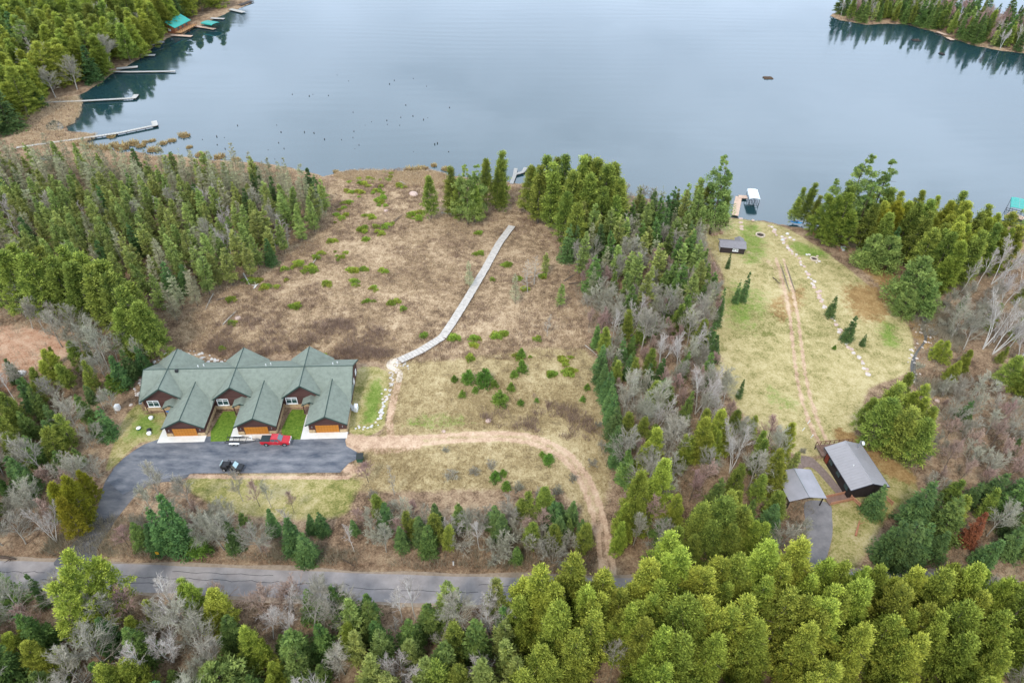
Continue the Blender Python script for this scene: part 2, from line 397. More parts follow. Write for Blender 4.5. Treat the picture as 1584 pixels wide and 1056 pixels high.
def lake_mat():
    m = bpy.data.materials.new('lake_water'); m.use_nodes = True; n, l = m.node_tree.nodes, m.node_tree.links; b = n['Principled BSDF']
    b.inputs['Base Color'].default_value = (.012, .036, .042, 1); rr_ = n.new('ShaderNodeMapRange'); rr_.inputs['From Min'].default_value = .4; rr_.inputs['From Max'].default_value = .62; rr_.inputs['To Min'].default_value = .02; rr_.inputs['To Max'].default_value = .16; b.inputs['IOR'].default_value = 1.46; b.inputs['Specular IOR Level'].default_value = .5
    t = n.new('ShaderNodeTexCoord'); hs = []

    def vec(rot, st):
        mpn = n.new('ShaderNodeMapping'); mpn.inputs['Rotation'].default_value = (0, 0, rot); mpn.inputs['Scale'].default_value = st; l.new(t.outputs['Object'], mpn.inputs['Vector']); return mpn.outputs['Vector']

    def mul(a, k):
        q = n.new('ShaderNodeMath'); q.operation = 'MULTIPLY'; l.new(a, q.inputs[0])
        if isinstance(k, float): q.inputs[1].default_value = k
        else: l.new(k, q.inputs[1])
        return q.outputs[0]
    w = n.new('ShaderNodeTexNoise'); w.inputs['Scale'].default_value = .22; w.inputs['Detail'].default_value = 3; w.inputs['Distortion'].default_value = .6; l.new(vec(.12, (.5, 1.3, 1)), w.inputs['Vector'])
    w2 = n.new('ShaderNodeTexWave'); w2.wave_type = 'BANDS'; w2.bands_direction = 'Y'; w2.inputs['Scale'].default_value = .045; w2.inputs['Distortion'].default_value = 9; w2.inputs['Detail'].default_value = 2; w2.inputs['Detail Scale'].default_value = .35
    l.new(vec(-.15, (.5, 1, 1)), w2.inputs['Vector'])
    patch = n.new('ShaderNodeTexNoise'); patch.inputs['Scale'].default_value = .012; patch.inputs['Detail'].default_value = 4; l.new(vec(.3, (1, 1.6, 1)), patch.inputs['Vector'])
    pr = n.new('ShaderNodeMapRange'); pr.inputs['From Min'].default_value = .35; pr.inputs['From Max'].default_value = .65; pr.inputs['To Min'].default_value = .02; l.new(patch.outputs['Fac'], pr.inputs['Value'])
    l.new(patch.outputs['Fac'], rr_.inputs['Value']); l.new(rr_.outputs['Result'], b.inputs['Roughness'])
    ad = n.new('ShaderNodeMath'); ad.operation = 'ADD'; l.new(mul(w.outputs['Fac'], 1.0), ad.inputs[0]); l.new(mul(w2.outputs['Fac'], .5), ad.inputs[1])
    bp = n.new('ShaderNodeBump'); bp.inputs['Strength'].default_value = .4; bp.inputs['Distance'].default_value = .07; l.new(mul(ad.outputs[0], pr.outputs['Result']), bp.inputs['Height']); l.new(bp.outputs['Normal'], b.inputs['Normal'])
    return m


sheet('lake', [(-3000, 100), (3000, 100), (3000, 1700), (-3000, 1700)], 0.0, lake_mat())

# ---------------------------------------------------------------- roads, drives, paths
M_road = mat('old_asphalt', (.24, .215, .21), .9, .2, var=.0, col2=(.34, .31, .3), vscale=.5, bump=.15, bscale=30)
M_park = mat('dark_asphalt', (.05, .06, .08), .85, .3, col2=(.2, .2, .21), vscale=.5, bump=.12, bscale=30, stretch=(.5, 1.3, 1))
M_dust = mat('dusty_asphalt', (.055, .06, .075), .9, .2, col2=(.2, .19, .185), vscale=.5, stretch=(.4, 1.2, 1))
M_conc = mat('concrete', (.62, .6, .55), .85, .2, var=.08, vscale=.8)
M_path = mat('pale_gravel', (.55, .47, .38), .95, .1, var=.2, vscale=2)
road_c = smooth(W([(-330, 882), (-100, 885), (0, 888), (120, 890), (300, 897), (500, 905), (700, 912), (900, 915), (1100, 912), (1300, 905), (1450, 905), (1560, 920), (1700, 945), (1900, 985)]), 5)
sheet('road_shoulder', ribbon_poly(road_c, lambda t: 6.3 + .5 * math.sin(90 * t) + .4 * math.sin(41 * t)), G + .015, mat('gravel_shoulder', (.24, .18, .13), .95, .1, col2=(.36, .29, .22), vscale=1.5))
sheet('road', ribbon_poly(road_c, lambda t: 5.0 + .12 * math.sin(120 * t)), G + .03, M_road)
crk = MB()
for (t0, t1, of, am) in ((.12, .2, .5, .12), (.21, .3, -.9, .1), (.27, .4, .2, .15), (.3, .36, 1.4, .1), (.4, .47, -.3, .12), (.47, .56, 1.0, .15), (.58, .66, -.6, .1)):
    cs = [(i_, road_c[i_]) for i_ in range(int(t0 * len(road_c)), int(t1 * len(road_c)) + 1)]; cs = smooth([c_ for _, c_ in cs], 4)
    pp = [c_ + Vector((0, of + am * math.sin(k_ * 1.3) + am * .6 * math.sin(k_ * 3.1))) for k_, c_ in enumerate(cs)]; rb = ribbon_poly(pp, .08); m2 = len(pp)
    crk.add([(v_.x, v_.y, G + .036) for v_ in rb], [(i_, i_ + 1, 2 * m2 - 2 - i_, 2 * m2 - 1 - i_) for i_ in range(m2 - 1)])
tag(crk.build('crack_sealing', mat('tar', (.03, .03, .032), .7, .3)), kind='structure')
sheet('driveway', smooth(W([(84, 874), (104, 850), (126, 826), (146, 798), (156, 768), (164, 742), (185, 716), (210, 695), (240, 683), (300, 690), (290, 738), (230, 750), (190, 790), (168, 822), (150, 850), (148, 874)]), 4, True), G + .045, M_dust)
sheet('parking_lot', W([(166, 744), (176, 724), (192, 708), (212, 694), (232, 684), (252, 677), (540, 668.5), (536, 674), (534, 682), (536, 690), (552, 699), (556, 708), (540, 716), (532, 724), (526, 731), (300, 732), (270, 737), (225, 746), (190, 765)]), G + .06, M_park)
sheet('right_driveway', smooth(W([(1246, 776), (1282, 778), (1287, 800), (1287, 830), (1278, 865), (1270, 900), (1240, 905), (1248, 850), (1246, 810)]), 4, True), G + .045, mat('worn_asphalt', (.13, .125, .13), .9, .2, col2=(.24, .225, .225), vscale=.5))
sheet('gravel_path', smooth(W([(620, 553), (604, 556), (598, 563), (600, 570), (613, 577), (613, 590), (621, 590), (622, 574), (608, 566), (612, 561), (626, 557)]), 4, True), G + .05, M_path)
sheet('yard_path', smooth(W([(1232, 708), (1252, 706), (1272, 722), (1292, 745), (1305, 762), (1296, 765), (1280, 748), (1262, 728), (1250, 722), (1236, 725)]), 4, True), G + .045, mat('brown_paving', (.2, .15, .13), .9, .2, var=.25))
STONE_ST = mat('creek_water', (.07, .065, .055), .4, .4, var=.4, vscale=2)
sheet('creek', ribbon_poly(smooth(W([(1440, 480), (1428, 505), (1432, 525), (1418, 545), (1412, 565), (1416, 590)]), 4), lambda t: .8 + .35 * math.sin(9 * t)), G + .03, STONE_ST)

# ---------------------------------------------------------------- tree meshes
def nrm(a): return a / (np.linalg.norm(a, axis=-1, keepdims=True) + 1e-9)


def sprays(C, D, L, Wd, tone, rng, flat=0.0):
    """leaf sprays: one rhombus each, lying along D; flat=1 keeps its face up"""
    N = len(C); D = nrm(D); r = rng.normal(size=(N, 3)); up = np.array([0, 0, 1.0])
    nn = nrm(r * (1 - flat) + up * flat * 1.2); S = nrm(np.cross(D, nn))
    L = np.broadcast_to(L, (N,))[:, None] * rng.uniform(.7, 1.3, (N, 1)); Wd = np.broadcast_to(Wd, (N,))[:, None]
    V = np.stack([C, C + D * L * .45 + S * Wd * .5, C + D * L, C + D * L * .5 - S * Wd * .5], 1).reshape(-1, 3)
    return V, np.clip(tone + rng.normal(0, .12, N), 0, 1)


def tubes(segs, n=3):
    """segs (N,8): p q r0 r1 -> open n-gon tubes"""
    S = np.asarray(segs, float); p, q, r0, r1 = S[:, :3], S[:, 3:6], S[:, 6], S[:, 7]; d = nrm(q - p)
    ref = np.where(np.abs(d[:, 2:3]) > .8, np.array([[1., 0, 0]]), np.array([[0, 0, 1.]])); a = nrm(np.cross(d, ref)); b = np.cross(d, a); V = []
    for c, r in ((p, r0), (q, r1)):
        for i in range(n):
            t = 2 * PI * i / n; V.append(c + a * (r * math.cos(t))[:, None] + b * (r * math.sin(t))[:, None])
    V = np.stack(V, 1); N = len(S); base = np.arange(N)[:, None, None] * 2 * n
    f = np.array([[i, (i + 1) % n, n + (i + 1) % n, n + i] for i in range(n)])[None]
    return V.reshape(-1, 3), (base + f).reshape(-1, 4)


def quad_mesh(name, V, tone): return np_mesh(name, V, np.arange(len(V)), 4, tone)


def trunk_mesh(h, r, rng, lean=.02, limbs=0, top=1.0, lr=.3):
    segs, p = [], np.zeros(3); k = 6; r0 = r
    for i in range(k):
        q = np.array([rng.normal(0, lean) * h * .3, rng.normal(0, lean) * h * .3, h * top * (i + 1) / k]); r1 = r * (1 - .9 * (i + 1) / k); segs.append([*p, *q, r0, r1]); p, r0 = q, r1
    for i in range(limbs):
        z = h * rng.uniform(.12, .8); a = rng.uniform(0, 2 * PI); L = h * lr * rng.uniform(.4, 1) * (1 - .6 * z / h); d = np.array([math.cos(a), math.sin(a), rng.uniform(-.1, .3)])
        segs.append([0, 0, z, *(np.array([0, 0, z]) + d * L), r * .25, r * .08])
    V, F = tubes(segs, 5); return np_mesh('trunk', V, F, 4)


def conifer(h, R, base, prof, nb, per, L, Wd, seed, droop=.15, up=.25, flat=.45, whorls=0, lump=.2, outer=.3, tuft=0.0):
    """crown of boughs around a trunk: prof(t) gives the bough length at relative height t"""
    rng = np.random.default_rng(seed); Cs, Ds, Ts = [], [], []; side = rng.uniform(.75, 1.2, 24); i = 0
    bend = rng.normal(0, .018 * h, 2)
    while i < nb:
        t = rng.uniform(0, 1)
        if rng.uniform() > .12 + .88 * prof(t) / 1.0: continue
        if whorls: t = (math.floor(t * whorls) + .5 + rng.normal(0, .1)) / whorls; t = min(max(t, 0), .99)
        z = h * (base + (1 - base) * t); a = rng.uniform(0, 2 * PI)
        r = R * prof(t) * (1 + rng.normal(0, lump)) * side[int(a / (2 * PI) * 24) % 24]; r = max(r, .12)
        el = up * t - droop * (1 - t) + rng.normal(0, .12); dr = np.array([math.cos(a) * math.cos(el), math.sin(a) * math.cos(el), math.sin(el)])
        s = rng.uniform(0, 1, per) ** (1 - .55 * outer) * (1 - outer * .4) + outer * .4
        lat = nrm(np.cross(dr, [0, 0, 1.0])); off = rng.normal(0, .2, per) * r * (1 - .35 * s) + rng.normal(0, .08, per)
        P = np.array([bend[0] * t, bend[1] * t, z]) + dr * (s * r)[:, None] + lat * off[:, None]; P[:, 2] += -droop * .5 * r * s ** 2 + rng.normal(0, .07 + tuft * .6, per) * (1 if tuft == 0 else r * .35)
        d = dr + lat * rng.normal(0, .6, per)[:, None] + np.array([0, 0, .3 * up]) + rng.normal(0, .25 + tuft, (per, 3)); Cs.append(P); Ds.append(d); tone = rng.uniform(.05, .8)
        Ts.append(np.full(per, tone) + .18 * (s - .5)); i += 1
    # the leader
    k = 14; P = np.stack([np.full(k, bend[0]) + rng.normal(0, .06, k), np.full(k, bend[1]) + rng.normal(0, .06, k), h * rng.uniform(.94, 1.0, k)], 1)
    Cs.append(P); Ds.append(np.array([0, 0, 1.0]) + rng.normal(0, .35, (k, 3))); Ts.append(np.full(k, .6))
    V, tn = sprays(np.concatenate(Cs), np.concatenate(Ds), L, Wd, np.concatenate(Ts), rng, flat)
    return quad_mesh('crown', V, tn)


def clumpy(h, R, base, nc, per, L, Wd, seed, cr=.9, peak=.75, heads=1):
    """rounded crown of many feathery clumps (hemlock, big cedar)"""
    rng = np.random.default_rng(seed); Cs, Ds, Ts = [], [], []
    hd = [(0, 0, 1.0)] + [(rng.normal(0, .42) * R, rng.normal(0, .42) * R, rng.uniform(.6, .95)) for _ in range(heads - 1)]
    for i in range(nc):
        hx, hy, hf = hd[rng.integers(len(hd))]; RR = R * (1 if heads == 1 else .72)
        t = rng.uniform(0, 1) ** .85; p = (1 - t) ** peak * (1 - .35 * max(0, .25 - t) / .25); a = rng.uniform(0, 2 * PI)
        r = RR * p * rng.uniform(.55, 1.2) * (1 + .16 * math.sin(3 * a + 9 * t)); z = h * hf * (base + (1 - base) * t)
        c = np.array([hx + r * math.cos(a), hy + r * math.sin(a), z]); out = np.array([math.cos(a) * .9, math.sin(a) * .9, .05 + .9 * t]); q = rng.normal(0, 1, (per, 3)) * np.array([.5, .5, .3]) * cr
        q += out * rng.uniform(-.7, .45, per)[:, None] * cr; Cs.append(c + q); Ds.append(out * 1.1 + rng.normal(0, .55, (per, 3)) + q * .5)
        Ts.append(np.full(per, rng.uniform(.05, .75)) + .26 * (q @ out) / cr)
    V, tn = sprays(np.concatenate(Cs), np.concatenate(Ds), L, Wd, np.concatenate(Ts), rng, .5)
    return quad_mesh('crown', V, tn)


def bare(h, seed, spread=.75, limbs=11, sub=6, tw=7, fork=.3, tr=.16, twig=.016, stems=1, tilt=.05, cl=.42, merge=False):
    """leafless tree: returns (trunk with limbs, fine branches)"""
    rng = np.random.default_rng(seed); big, fine = [], []

    def walk(p, d, Lg, r0, r1, k, store, wob, lift):
        pts = [p.copy()]; dirs = [d]
        for i in range(k):
            d = nrm(d + rng.normal(0, wob, 3) + np.array([0, 0, lift])); q = p + d * Lg / k
            store.append([*p, *q, r0 + (r1 - r0) * i / k, r0 + (r1 - r0) * (i + 1) / k]); p = q; pts.append(p.copy()); dirs.append(d)
        return pts, dirs

    def side(d, ang):
        o = nrm(np.cross(d, rng.normal(0, 1, 3))); return nrm(d * math.cos(ang) + o * math.sin(ang))
    for st in range(stems):
        d0 = nrm(np.array([rng.normal(0, tilt), rng.normal(0, tilt), 1.0])) if stems == 1 else nrm(np.array([math.cos(st * 2.4) * tilt * 3, math.sin(st * 2.4) * tilt * 3, 1]) + rng.normal(0, .04, 3))
        hh = h * rng.uniform(.8, 1) if st else h
        tp, td = walk(np.zeros(3), d0, hh * .93, tr, tr * .16, 7, big, .045, .03)
        for i in range(limbs):
            f = fork + (1 - fork) * (i + rng.uniform(0, 1)) / limbs * .97; x = f * 7; j = min(int(x), 6); p = tp[j] + (tp[j + 1] - tp[j]) * (x - j)
            Lg = hh * cl * (1.12 - f) * rng.uniform(.7, 1.15) + hh * .06; lp, ld = walk(p, side(td[j], spread * rng.uniform(.7, 1.2)), Lg, tr * .34 * (1.1 - f * .75), twig * 1.4, 4, big, .11, .1)
            for s in range(sub):
                g = rng.uniform(.2, 1); y = g * 4; jj = min(int(y), 3); p2 = lp[jj] + (lp[jj + 1] - lp[jj]) * (y - jj)
                bp_, bd = walk(p2, side(ld[jj], rng.uniform(.4, .9)), Lg * rng.uniform(.28, .5), twig * 1.7, twig, 2, fine, .15, .08)
                for w in range(tw):
                    u = rng.uniform(.1, 1) * 2; j3 = min(int(u), 1); p3 = bp_[j3] + (bp_[j3 + 1] - bp_[j3]) * (u - j3)
                    e = side(bd[j3], rng.uniform(.35, .95)); fine.append([*p3, *(p3 + (e + np.array([0, 0, .12])) * Lg * rng.uniform(.12, .26)), twig, twig * .55])
    if merge:
        V, F = tubes(big + fine, 4); return np_mesh('trunk', V, F, 4), None
    V, F = tubes(big, 5); t = np_mesh('trunk', V, F, 4); V, F = tubes(fine, 3)
    return t, np_mesh('branches', V, F, 4, np.repeat(rng.uniform(0, 1, len(fine)), 3))


LM = {
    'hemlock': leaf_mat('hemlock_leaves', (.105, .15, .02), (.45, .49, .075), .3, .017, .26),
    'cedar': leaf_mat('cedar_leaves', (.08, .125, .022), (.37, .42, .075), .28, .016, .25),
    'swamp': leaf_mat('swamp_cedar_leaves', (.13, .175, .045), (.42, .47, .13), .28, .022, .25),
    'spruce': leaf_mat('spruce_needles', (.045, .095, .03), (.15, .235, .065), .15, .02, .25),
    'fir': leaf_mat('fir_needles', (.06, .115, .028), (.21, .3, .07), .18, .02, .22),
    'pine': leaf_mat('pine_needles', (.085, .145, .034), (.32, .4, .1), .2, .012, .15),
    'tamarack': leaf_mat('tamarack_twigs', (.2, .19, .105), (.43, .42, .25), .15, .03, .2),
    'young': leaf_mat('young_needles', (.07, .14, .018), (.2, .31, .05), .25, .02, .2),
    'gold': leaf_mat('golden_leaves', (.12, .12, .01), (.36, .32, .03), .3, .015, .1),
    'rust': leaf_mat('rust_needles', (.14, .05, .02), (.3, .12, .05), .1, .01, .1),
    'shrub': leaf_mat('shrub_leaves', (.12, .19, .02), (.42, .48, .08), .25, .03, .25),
}
M_bark = mat('grey_bark', (.13, .105, .085), .9, .1, var=.35, vscale=3)
M_dbark = mat('dark_bark', (.09, .065, .05), .9, .1, var=.3, vscale=3)
M_gbark = mat('pale_grey_bark', (.33, .3, .25), .9, .1, var=.3, vscale=2)
M_birch = mat('birch_bark', (.5, .47, .42), .8, .15, col2=(.66, .63, .58), vscale=4)
M_twig = leaf_mat('grey_twigs', (.22, .2, .145), (.43, .405, .31), 0, .02, .2)
M_rtwig = leaf_mat('budding_twigs', (.27, .17, .135), (.48, .34, .28), 0, .015, .15)
M_wtwig = leaf_mat('birch_twigs', (.3, .26, .225), (.54, .48, .42), 0, .01, .12)

PROTO = {}       # kind -> (height, [(trunk, crown), ...], trunk material, crown material, child name)


def proto(kind, h, pairs, tm, cm, child='crown'): PROTO[kind] = (h, pairs, tm, cm, child)


rg = np.random.default_rng(5)
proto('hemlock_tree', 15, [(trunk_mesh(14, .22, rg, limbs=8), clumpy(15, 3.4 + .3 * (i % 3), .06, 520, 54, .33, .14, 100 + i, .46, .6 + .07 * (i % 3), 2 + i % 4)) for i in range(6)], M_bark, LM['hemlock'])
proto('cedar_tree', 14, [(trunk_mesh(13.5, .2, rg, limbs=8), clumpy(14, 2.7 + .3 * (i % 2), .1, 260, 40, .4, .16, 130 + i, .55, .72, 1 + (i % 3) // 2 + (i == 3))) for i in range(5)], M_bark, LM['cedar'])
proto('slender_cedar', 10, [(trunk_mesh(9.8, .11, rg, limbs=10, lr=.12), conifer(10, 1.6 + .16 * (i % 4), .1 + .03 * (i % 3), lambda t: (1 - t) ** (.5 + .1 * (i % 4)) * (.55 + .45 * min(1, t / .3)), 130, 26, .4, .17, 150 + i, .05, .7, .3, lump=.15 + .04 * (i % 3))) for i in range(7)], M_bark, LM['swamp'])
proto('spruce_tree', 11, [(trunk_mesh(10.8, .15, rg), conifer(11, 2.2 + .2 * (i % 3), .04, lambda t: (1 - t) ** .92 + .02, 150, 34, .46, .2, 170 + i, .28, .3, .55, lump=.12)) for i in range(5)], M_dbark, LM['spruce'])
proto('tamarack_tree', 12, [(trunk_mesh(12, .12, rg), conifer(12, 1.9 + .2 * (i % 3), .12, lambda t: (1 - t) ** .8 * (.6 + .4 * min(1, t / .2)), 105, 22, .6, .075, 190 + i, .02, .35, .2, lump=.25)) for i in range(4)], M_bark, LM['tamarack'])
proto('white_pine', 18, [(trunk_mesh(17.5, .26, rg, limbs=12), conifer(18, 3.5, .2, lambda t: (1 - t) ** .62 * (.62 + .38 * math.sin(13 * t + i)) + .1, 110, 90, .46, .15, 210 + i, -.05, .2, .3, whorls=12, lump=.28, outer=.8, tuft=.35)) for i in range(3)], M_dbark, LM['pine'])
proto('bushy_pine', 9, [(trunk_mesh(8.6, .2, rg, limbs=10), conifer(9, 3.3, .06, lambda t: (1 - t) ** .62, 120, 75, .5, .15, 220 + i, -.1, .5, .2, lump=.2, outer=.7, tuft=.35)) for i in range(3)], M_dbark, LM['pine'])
bt = [bare(12, 300 + i, .62 + .12 * (i % 3), 18, 9, 9, .22 + .08 * (i % 2), .16, .02) for i in range(5)]
proto('bare_tree', 12, bt, M_gbark, M_twig, 'branches')
br = [bare(9, 320 + i, .5 + .1 * (i % 2), 15, 9, 9, .22, .1, .02, cl=.4) for i in range(3)]
proto('budding_maple', 9, br, M_bark, M_rtwig, 'branches')
bb = [bare(12, 340 + i, .42, 13, 7, 8, .36, .1, .015, stems=1 + 2 * (i % 2), tilt=.07, cl=.3) for i in range(4)]
proto('birch_tree', 12, bb, M_birch, M_wtwig, 'branches')
bs = [bare(3, 360 + i, .7, 9, 6, 7, .05, .03, .017, stems=4, tilt=.12, cl=.45) for i in range(3)]
proto('bare_shrub', 3, bs, M_bark, M_twig, 'branches')
al = [bare(7, 370 + i, .6, 10, 7, 8, .12, .06, .018, stems=3, tilt=.1, cl=.42) for i in range(3)]
proto('leafless_alder', 7, al, M_gbark, M_twig, 'branches')
sn = [bare(9, 380 + i, 1.25, 22, 3, 2, .2, .15, .024, cl=.15, merge=True) for i in range(3)]
proto('dead_snag', 9, sn, M_gbark, M_twig, 'branches')
proto('young_fir', 2.4, [(trunk_mesh(2.3, .05, rg), conifer(2.4, .95, .03, lambda t: (1 - t) ** .8 + .03, 60, 18, .3, .14, 400 + i, .1, .5, .3, lump=.15)) for i in range(3)], M_dbark, LM['young'])
proto('golden_cedar', 12, [PROTO['hemlock_tree'][1][1], PROTO['cedar_tree'][1][1]], M_bark, LM['gold'])
proto('fir_tree', 11, [(a_, conifer(11, 2.1 + .2 * (i % 3), .04, lambda t: (1 - t) ** .85 + .02, 150, 34, .44, .2, 270 + i, .2, .4, .5, lump=.14)) for i, (a_, _) in enumerate(PROTO['spruce_tree'][1])], M_dbark, LM['fir'])
proto('dead_spruce', 6, [(PROTO['spruce_tree'][1][0][0], PROTO['spruce_tree'][1][0][1])], M_dbark, LM['rust'])
for k_, (h_, prs_, tm_, cm_, ch_) in PROTO.items():
    if k_ in ('golden_cedar', 'dead_spruce'):        # same shapes in other foliage: meshes of their own
        prs_[:] = [(a.copy(), b.copy()) for a, b in prs_]
        for a, b in prs_: a.materials.clear(); b.materials.clear()
        if k_ == 'dead_spruce': PROTO[k_] = (11, prs_, tm_, cm_, ch_)
        else: PROTO[k_] = (15, prs_, tm_, cm_, ch_)
    for a, b in prs_:
        if not a.materials: a.materials.append(tm_)
        if b and not b.materials: b.materials.append(cm_)
CATS = {'bare_shrub': 'shrub', 'dead_snag': 'dead tree'}
COUNT = {}


def plant(kind, x, y, h, label, group=None, width=1.0, lean=(0, 0), variant=None, z=G - .05):
    h0, prs, tm, cm, ch = PROTO[kind]; k = COUNT.get(kind, 0); COUNT[kind] = k + 1
    v = variant if variant is not None else int(RNG.integers(len(prs))); s = h / h0
    r = thing(kind, label, CATS.get(kind, 'tree'), (x, y, z), 0, group); r.rotation_euler = (lean[0], lean[1], RNG.uniform(0, 2 * PI)); r.scale = (s * width, s * width, s)
    link('trunk', prs[v][0], r); prs[v][1] and link(ch, prs[v][1], r)
    return r


PLACED = []      # (x, y, radius)


def tree(kind, px, py, h, label, group=None, width=1.0, lean=(0, 0), **k):
    p = at(px, py); PLACED.append((p.x, p.y, 1.2)); return plant(kind, p.x, p.y, h, label, group, width, lean, **k)


NOGO = []        # polygons trees keep out of


def stand(px, spacing, mix, where, group, seed=1, clear=0.0, wid=1.0, z=G - .05, cond=None):
    """scatter individual trees over a piece of ground; mix: (kind, weight, hmin, hmax, adjective)"""
    rng = np.random.default_rng(seed); P = W(px, z); xs, ys = [p[0] for p in P], [p[1] for p in P]
    A = (max(xs) - min(xs)) * (max(ys) - min(ys)); n = int(A / spacing ** 2 * 9); ok = []
    cx, cy = rng.uniform(min(xs), max(xs), n), rng.uniform(min(ys), max(ys), n); ins = inside(cx, cy, P)
    for q in NOGO: ins &= ~inside(cx, cy, q)
    wts = np.array([m[1] for m in mix], float); wts /= wts.sum(); old = np.array(PLACED or [(1e6, 1e6, 0)]); keep = np.zeros((0, 2))
    for x, y in zip(cx[ins], cy[ins]):
        if len(keep) and ((keep - (x, y)) ** 2).sum(1).min() < (spacing * .86) ** 2: continue
        if (((old[:, :2] - (x, y)) ** 2).sum(1) < (old[:, 2] + clear + .4 * spacing) ** 2).any(): continue
        if cond is not None and not cond(x, y): continue
        keep = np.vstack([keep, (x, y)])
    for x, y in keep:
        m = mix[rng.choice(len(mix), p=wts)]; f = rng.uniform(); h = m[2] + (m[3] - m[2]) * f
        sz = 'small ' if f < .3 else ('tall ' if f > .7 else '')
        plant(m[0], x, y, h, f'{sz}{m[4]} {where}', f'{group}', wid * rng.uniform(.88, 1.15), (rng.normal(0, .04), rng.normal(0, .04)), z=z)
        PLACED.append((x, y, 0.0))
    return len(keep)


H_, C_, L_, S_, T_, B_, M_, W_, N_ = ('hemlock_tree', 'cedar_tree', 'slender_cedar', 'spruce_tree', 'tamarack_tree', 'bare_tree', 'budding_maple', 'birch_tree', 'dead_snag')
D_H, D_C, D_L, D_S, D_T = 'broad yellow-green hemlock', 'dense yellow-green cedar', 'slender green cedar', 'dark green conical spruce', 'thin grey-brown tamarack without needles'
D_F = 'mid-green pointed fir'
D_A = 'many-stemmed leafless grey alder'
D_B, D_M, D_W, D_N = 'bare grey-branched tree', 'bare tree with reddish budding twigs', 'white-trunked bare birch', 'dead grey snag'
NOGO += [W([(205, 560), (290, 530), (560, 530), (610, 570), (600, 680), (560, 735), (300, 740), (230, 750), (165, 820), (150, 880), (75, 880), (105, 830), (150, 770), (165, 700), (200, 690)]),
         W([(1225, 690), (1300, 670), (1390, 740), (1375, 800), (1290, 880), (1240, 870), (1240, 790)]), W([(1188, 735), (1240, 715), (1250, 850), (1200, 835)]), ribbon_poly(road_c, 9.5), ribbon_poly(smooth(W(LOOP), 4), 5.5)]
for o_ in (-.75, .75):
    P_ = smooth(W([(1211, 408), (1216, 422), (1221, 438), (1226, 452)]), 4); P_ = [p_ + Vector((o_, 0)) for p_ in P_]
    sheet('mud_rut', ribbon_poly(P_, lambda t: .12 + .32 * math.sin(PI * min(max(t, .02), .98))), G + .02, mat('wet_mud', (.15, .115, .075), .7, .3, var=.4, vscale=3))

# ---------------------------------------------------------------- trees: those one can tell apart first
# lakefront of the clearing
for px, py, h, k, lab, w in [(667, 338, 13.5, C_, 'yellow-green cedar standing alone at the left end of the lakefront row', .95), (700, 334, 15.5, C_, 'dense cedar left of the middle pine on the clearing lakefront', 1.1), (712, 340, 13, C_, 'shorter cedar tucked against the middle pine on the clearing lakefront', 1.1),
                             (724, 347, 18.5, 'white_pine', 'tall pine in the middle of the lakefront row of the clearing', 1.0), (738, 338, 17, 'white_pine', 'second tall pine right of the middle one on the clearing lakefront', .95), (752, 326, 16.5, C_, 'slim dark cedar behind the lakefront row of the clearing', .85), (735, 345, 12, C_, 'low cedar between the pines of the clearing lakefront', 1.1),
                             (776, 322, 18, C_, 'tall dark-trunked cedar left of the head of the boardwalk', 1.0), (769, 326, 13, C_, 'shorter cedar beside the tall one left of the boardwalk head', .9)]:
    tree(k, px, py, h, lab, 'trees on the clearing lakefront', w)
for px, py, h in [(820, 330, 15), (832, 345, 18), (850, 352, 20), (842, 334, 19), (868, 338, 20), (880, 360, 19), (872, 378, 16), (895, 345, 20.5), (905, 365, 19), (915, 345, 20), (930, 355, 20), (940, 345, 18.5), (925, 375, 17), (900, 334, 19), (950, 362, 17), (858, 326, 17), (888, 390, 15), (945, 378, 15)]:
    tree(C_, px, py, h, 'pointed yellow-green cedar in the tall clump right of the boardwalk head', 'cedar clump right of the boardwalk', 1.1)
# thin trees in the bog
for px, py, h, k, lab in [(727, 445, 8, T_, 'thin green-grey tamarack close to the right edge of the boardwalk'), (797, 470, 9, T_, 'thin tamarack standing alone in the bog right of the boardwalk'),
                          (816, 452, 10, N_, 'tallest grey snag right of the boardwalk in the bog'), (826, 440, 9, N_, 'grey snag just behind the tallest snag in the bog'), (843, 425, 7, L_, 'small slender cedar at the right rim of the bog'),
                          (866, 475, 7, L_, 'lone young cedar beside the fallen logs at the right rim of the bog'), (846, 520, 7, N_, 'weathered thin snag in the lower right of the bog'),
                          (427, 388, 8, N_, 'dead snag at the left edge of the bog'), (447, 383, 8, N_, 'grey leaning snag on the left bog edge'), (373, 400, 10, N_, 'grey dead trunk at the corner of the swamp stand')]:
    tree(k, px, py, h, lab)
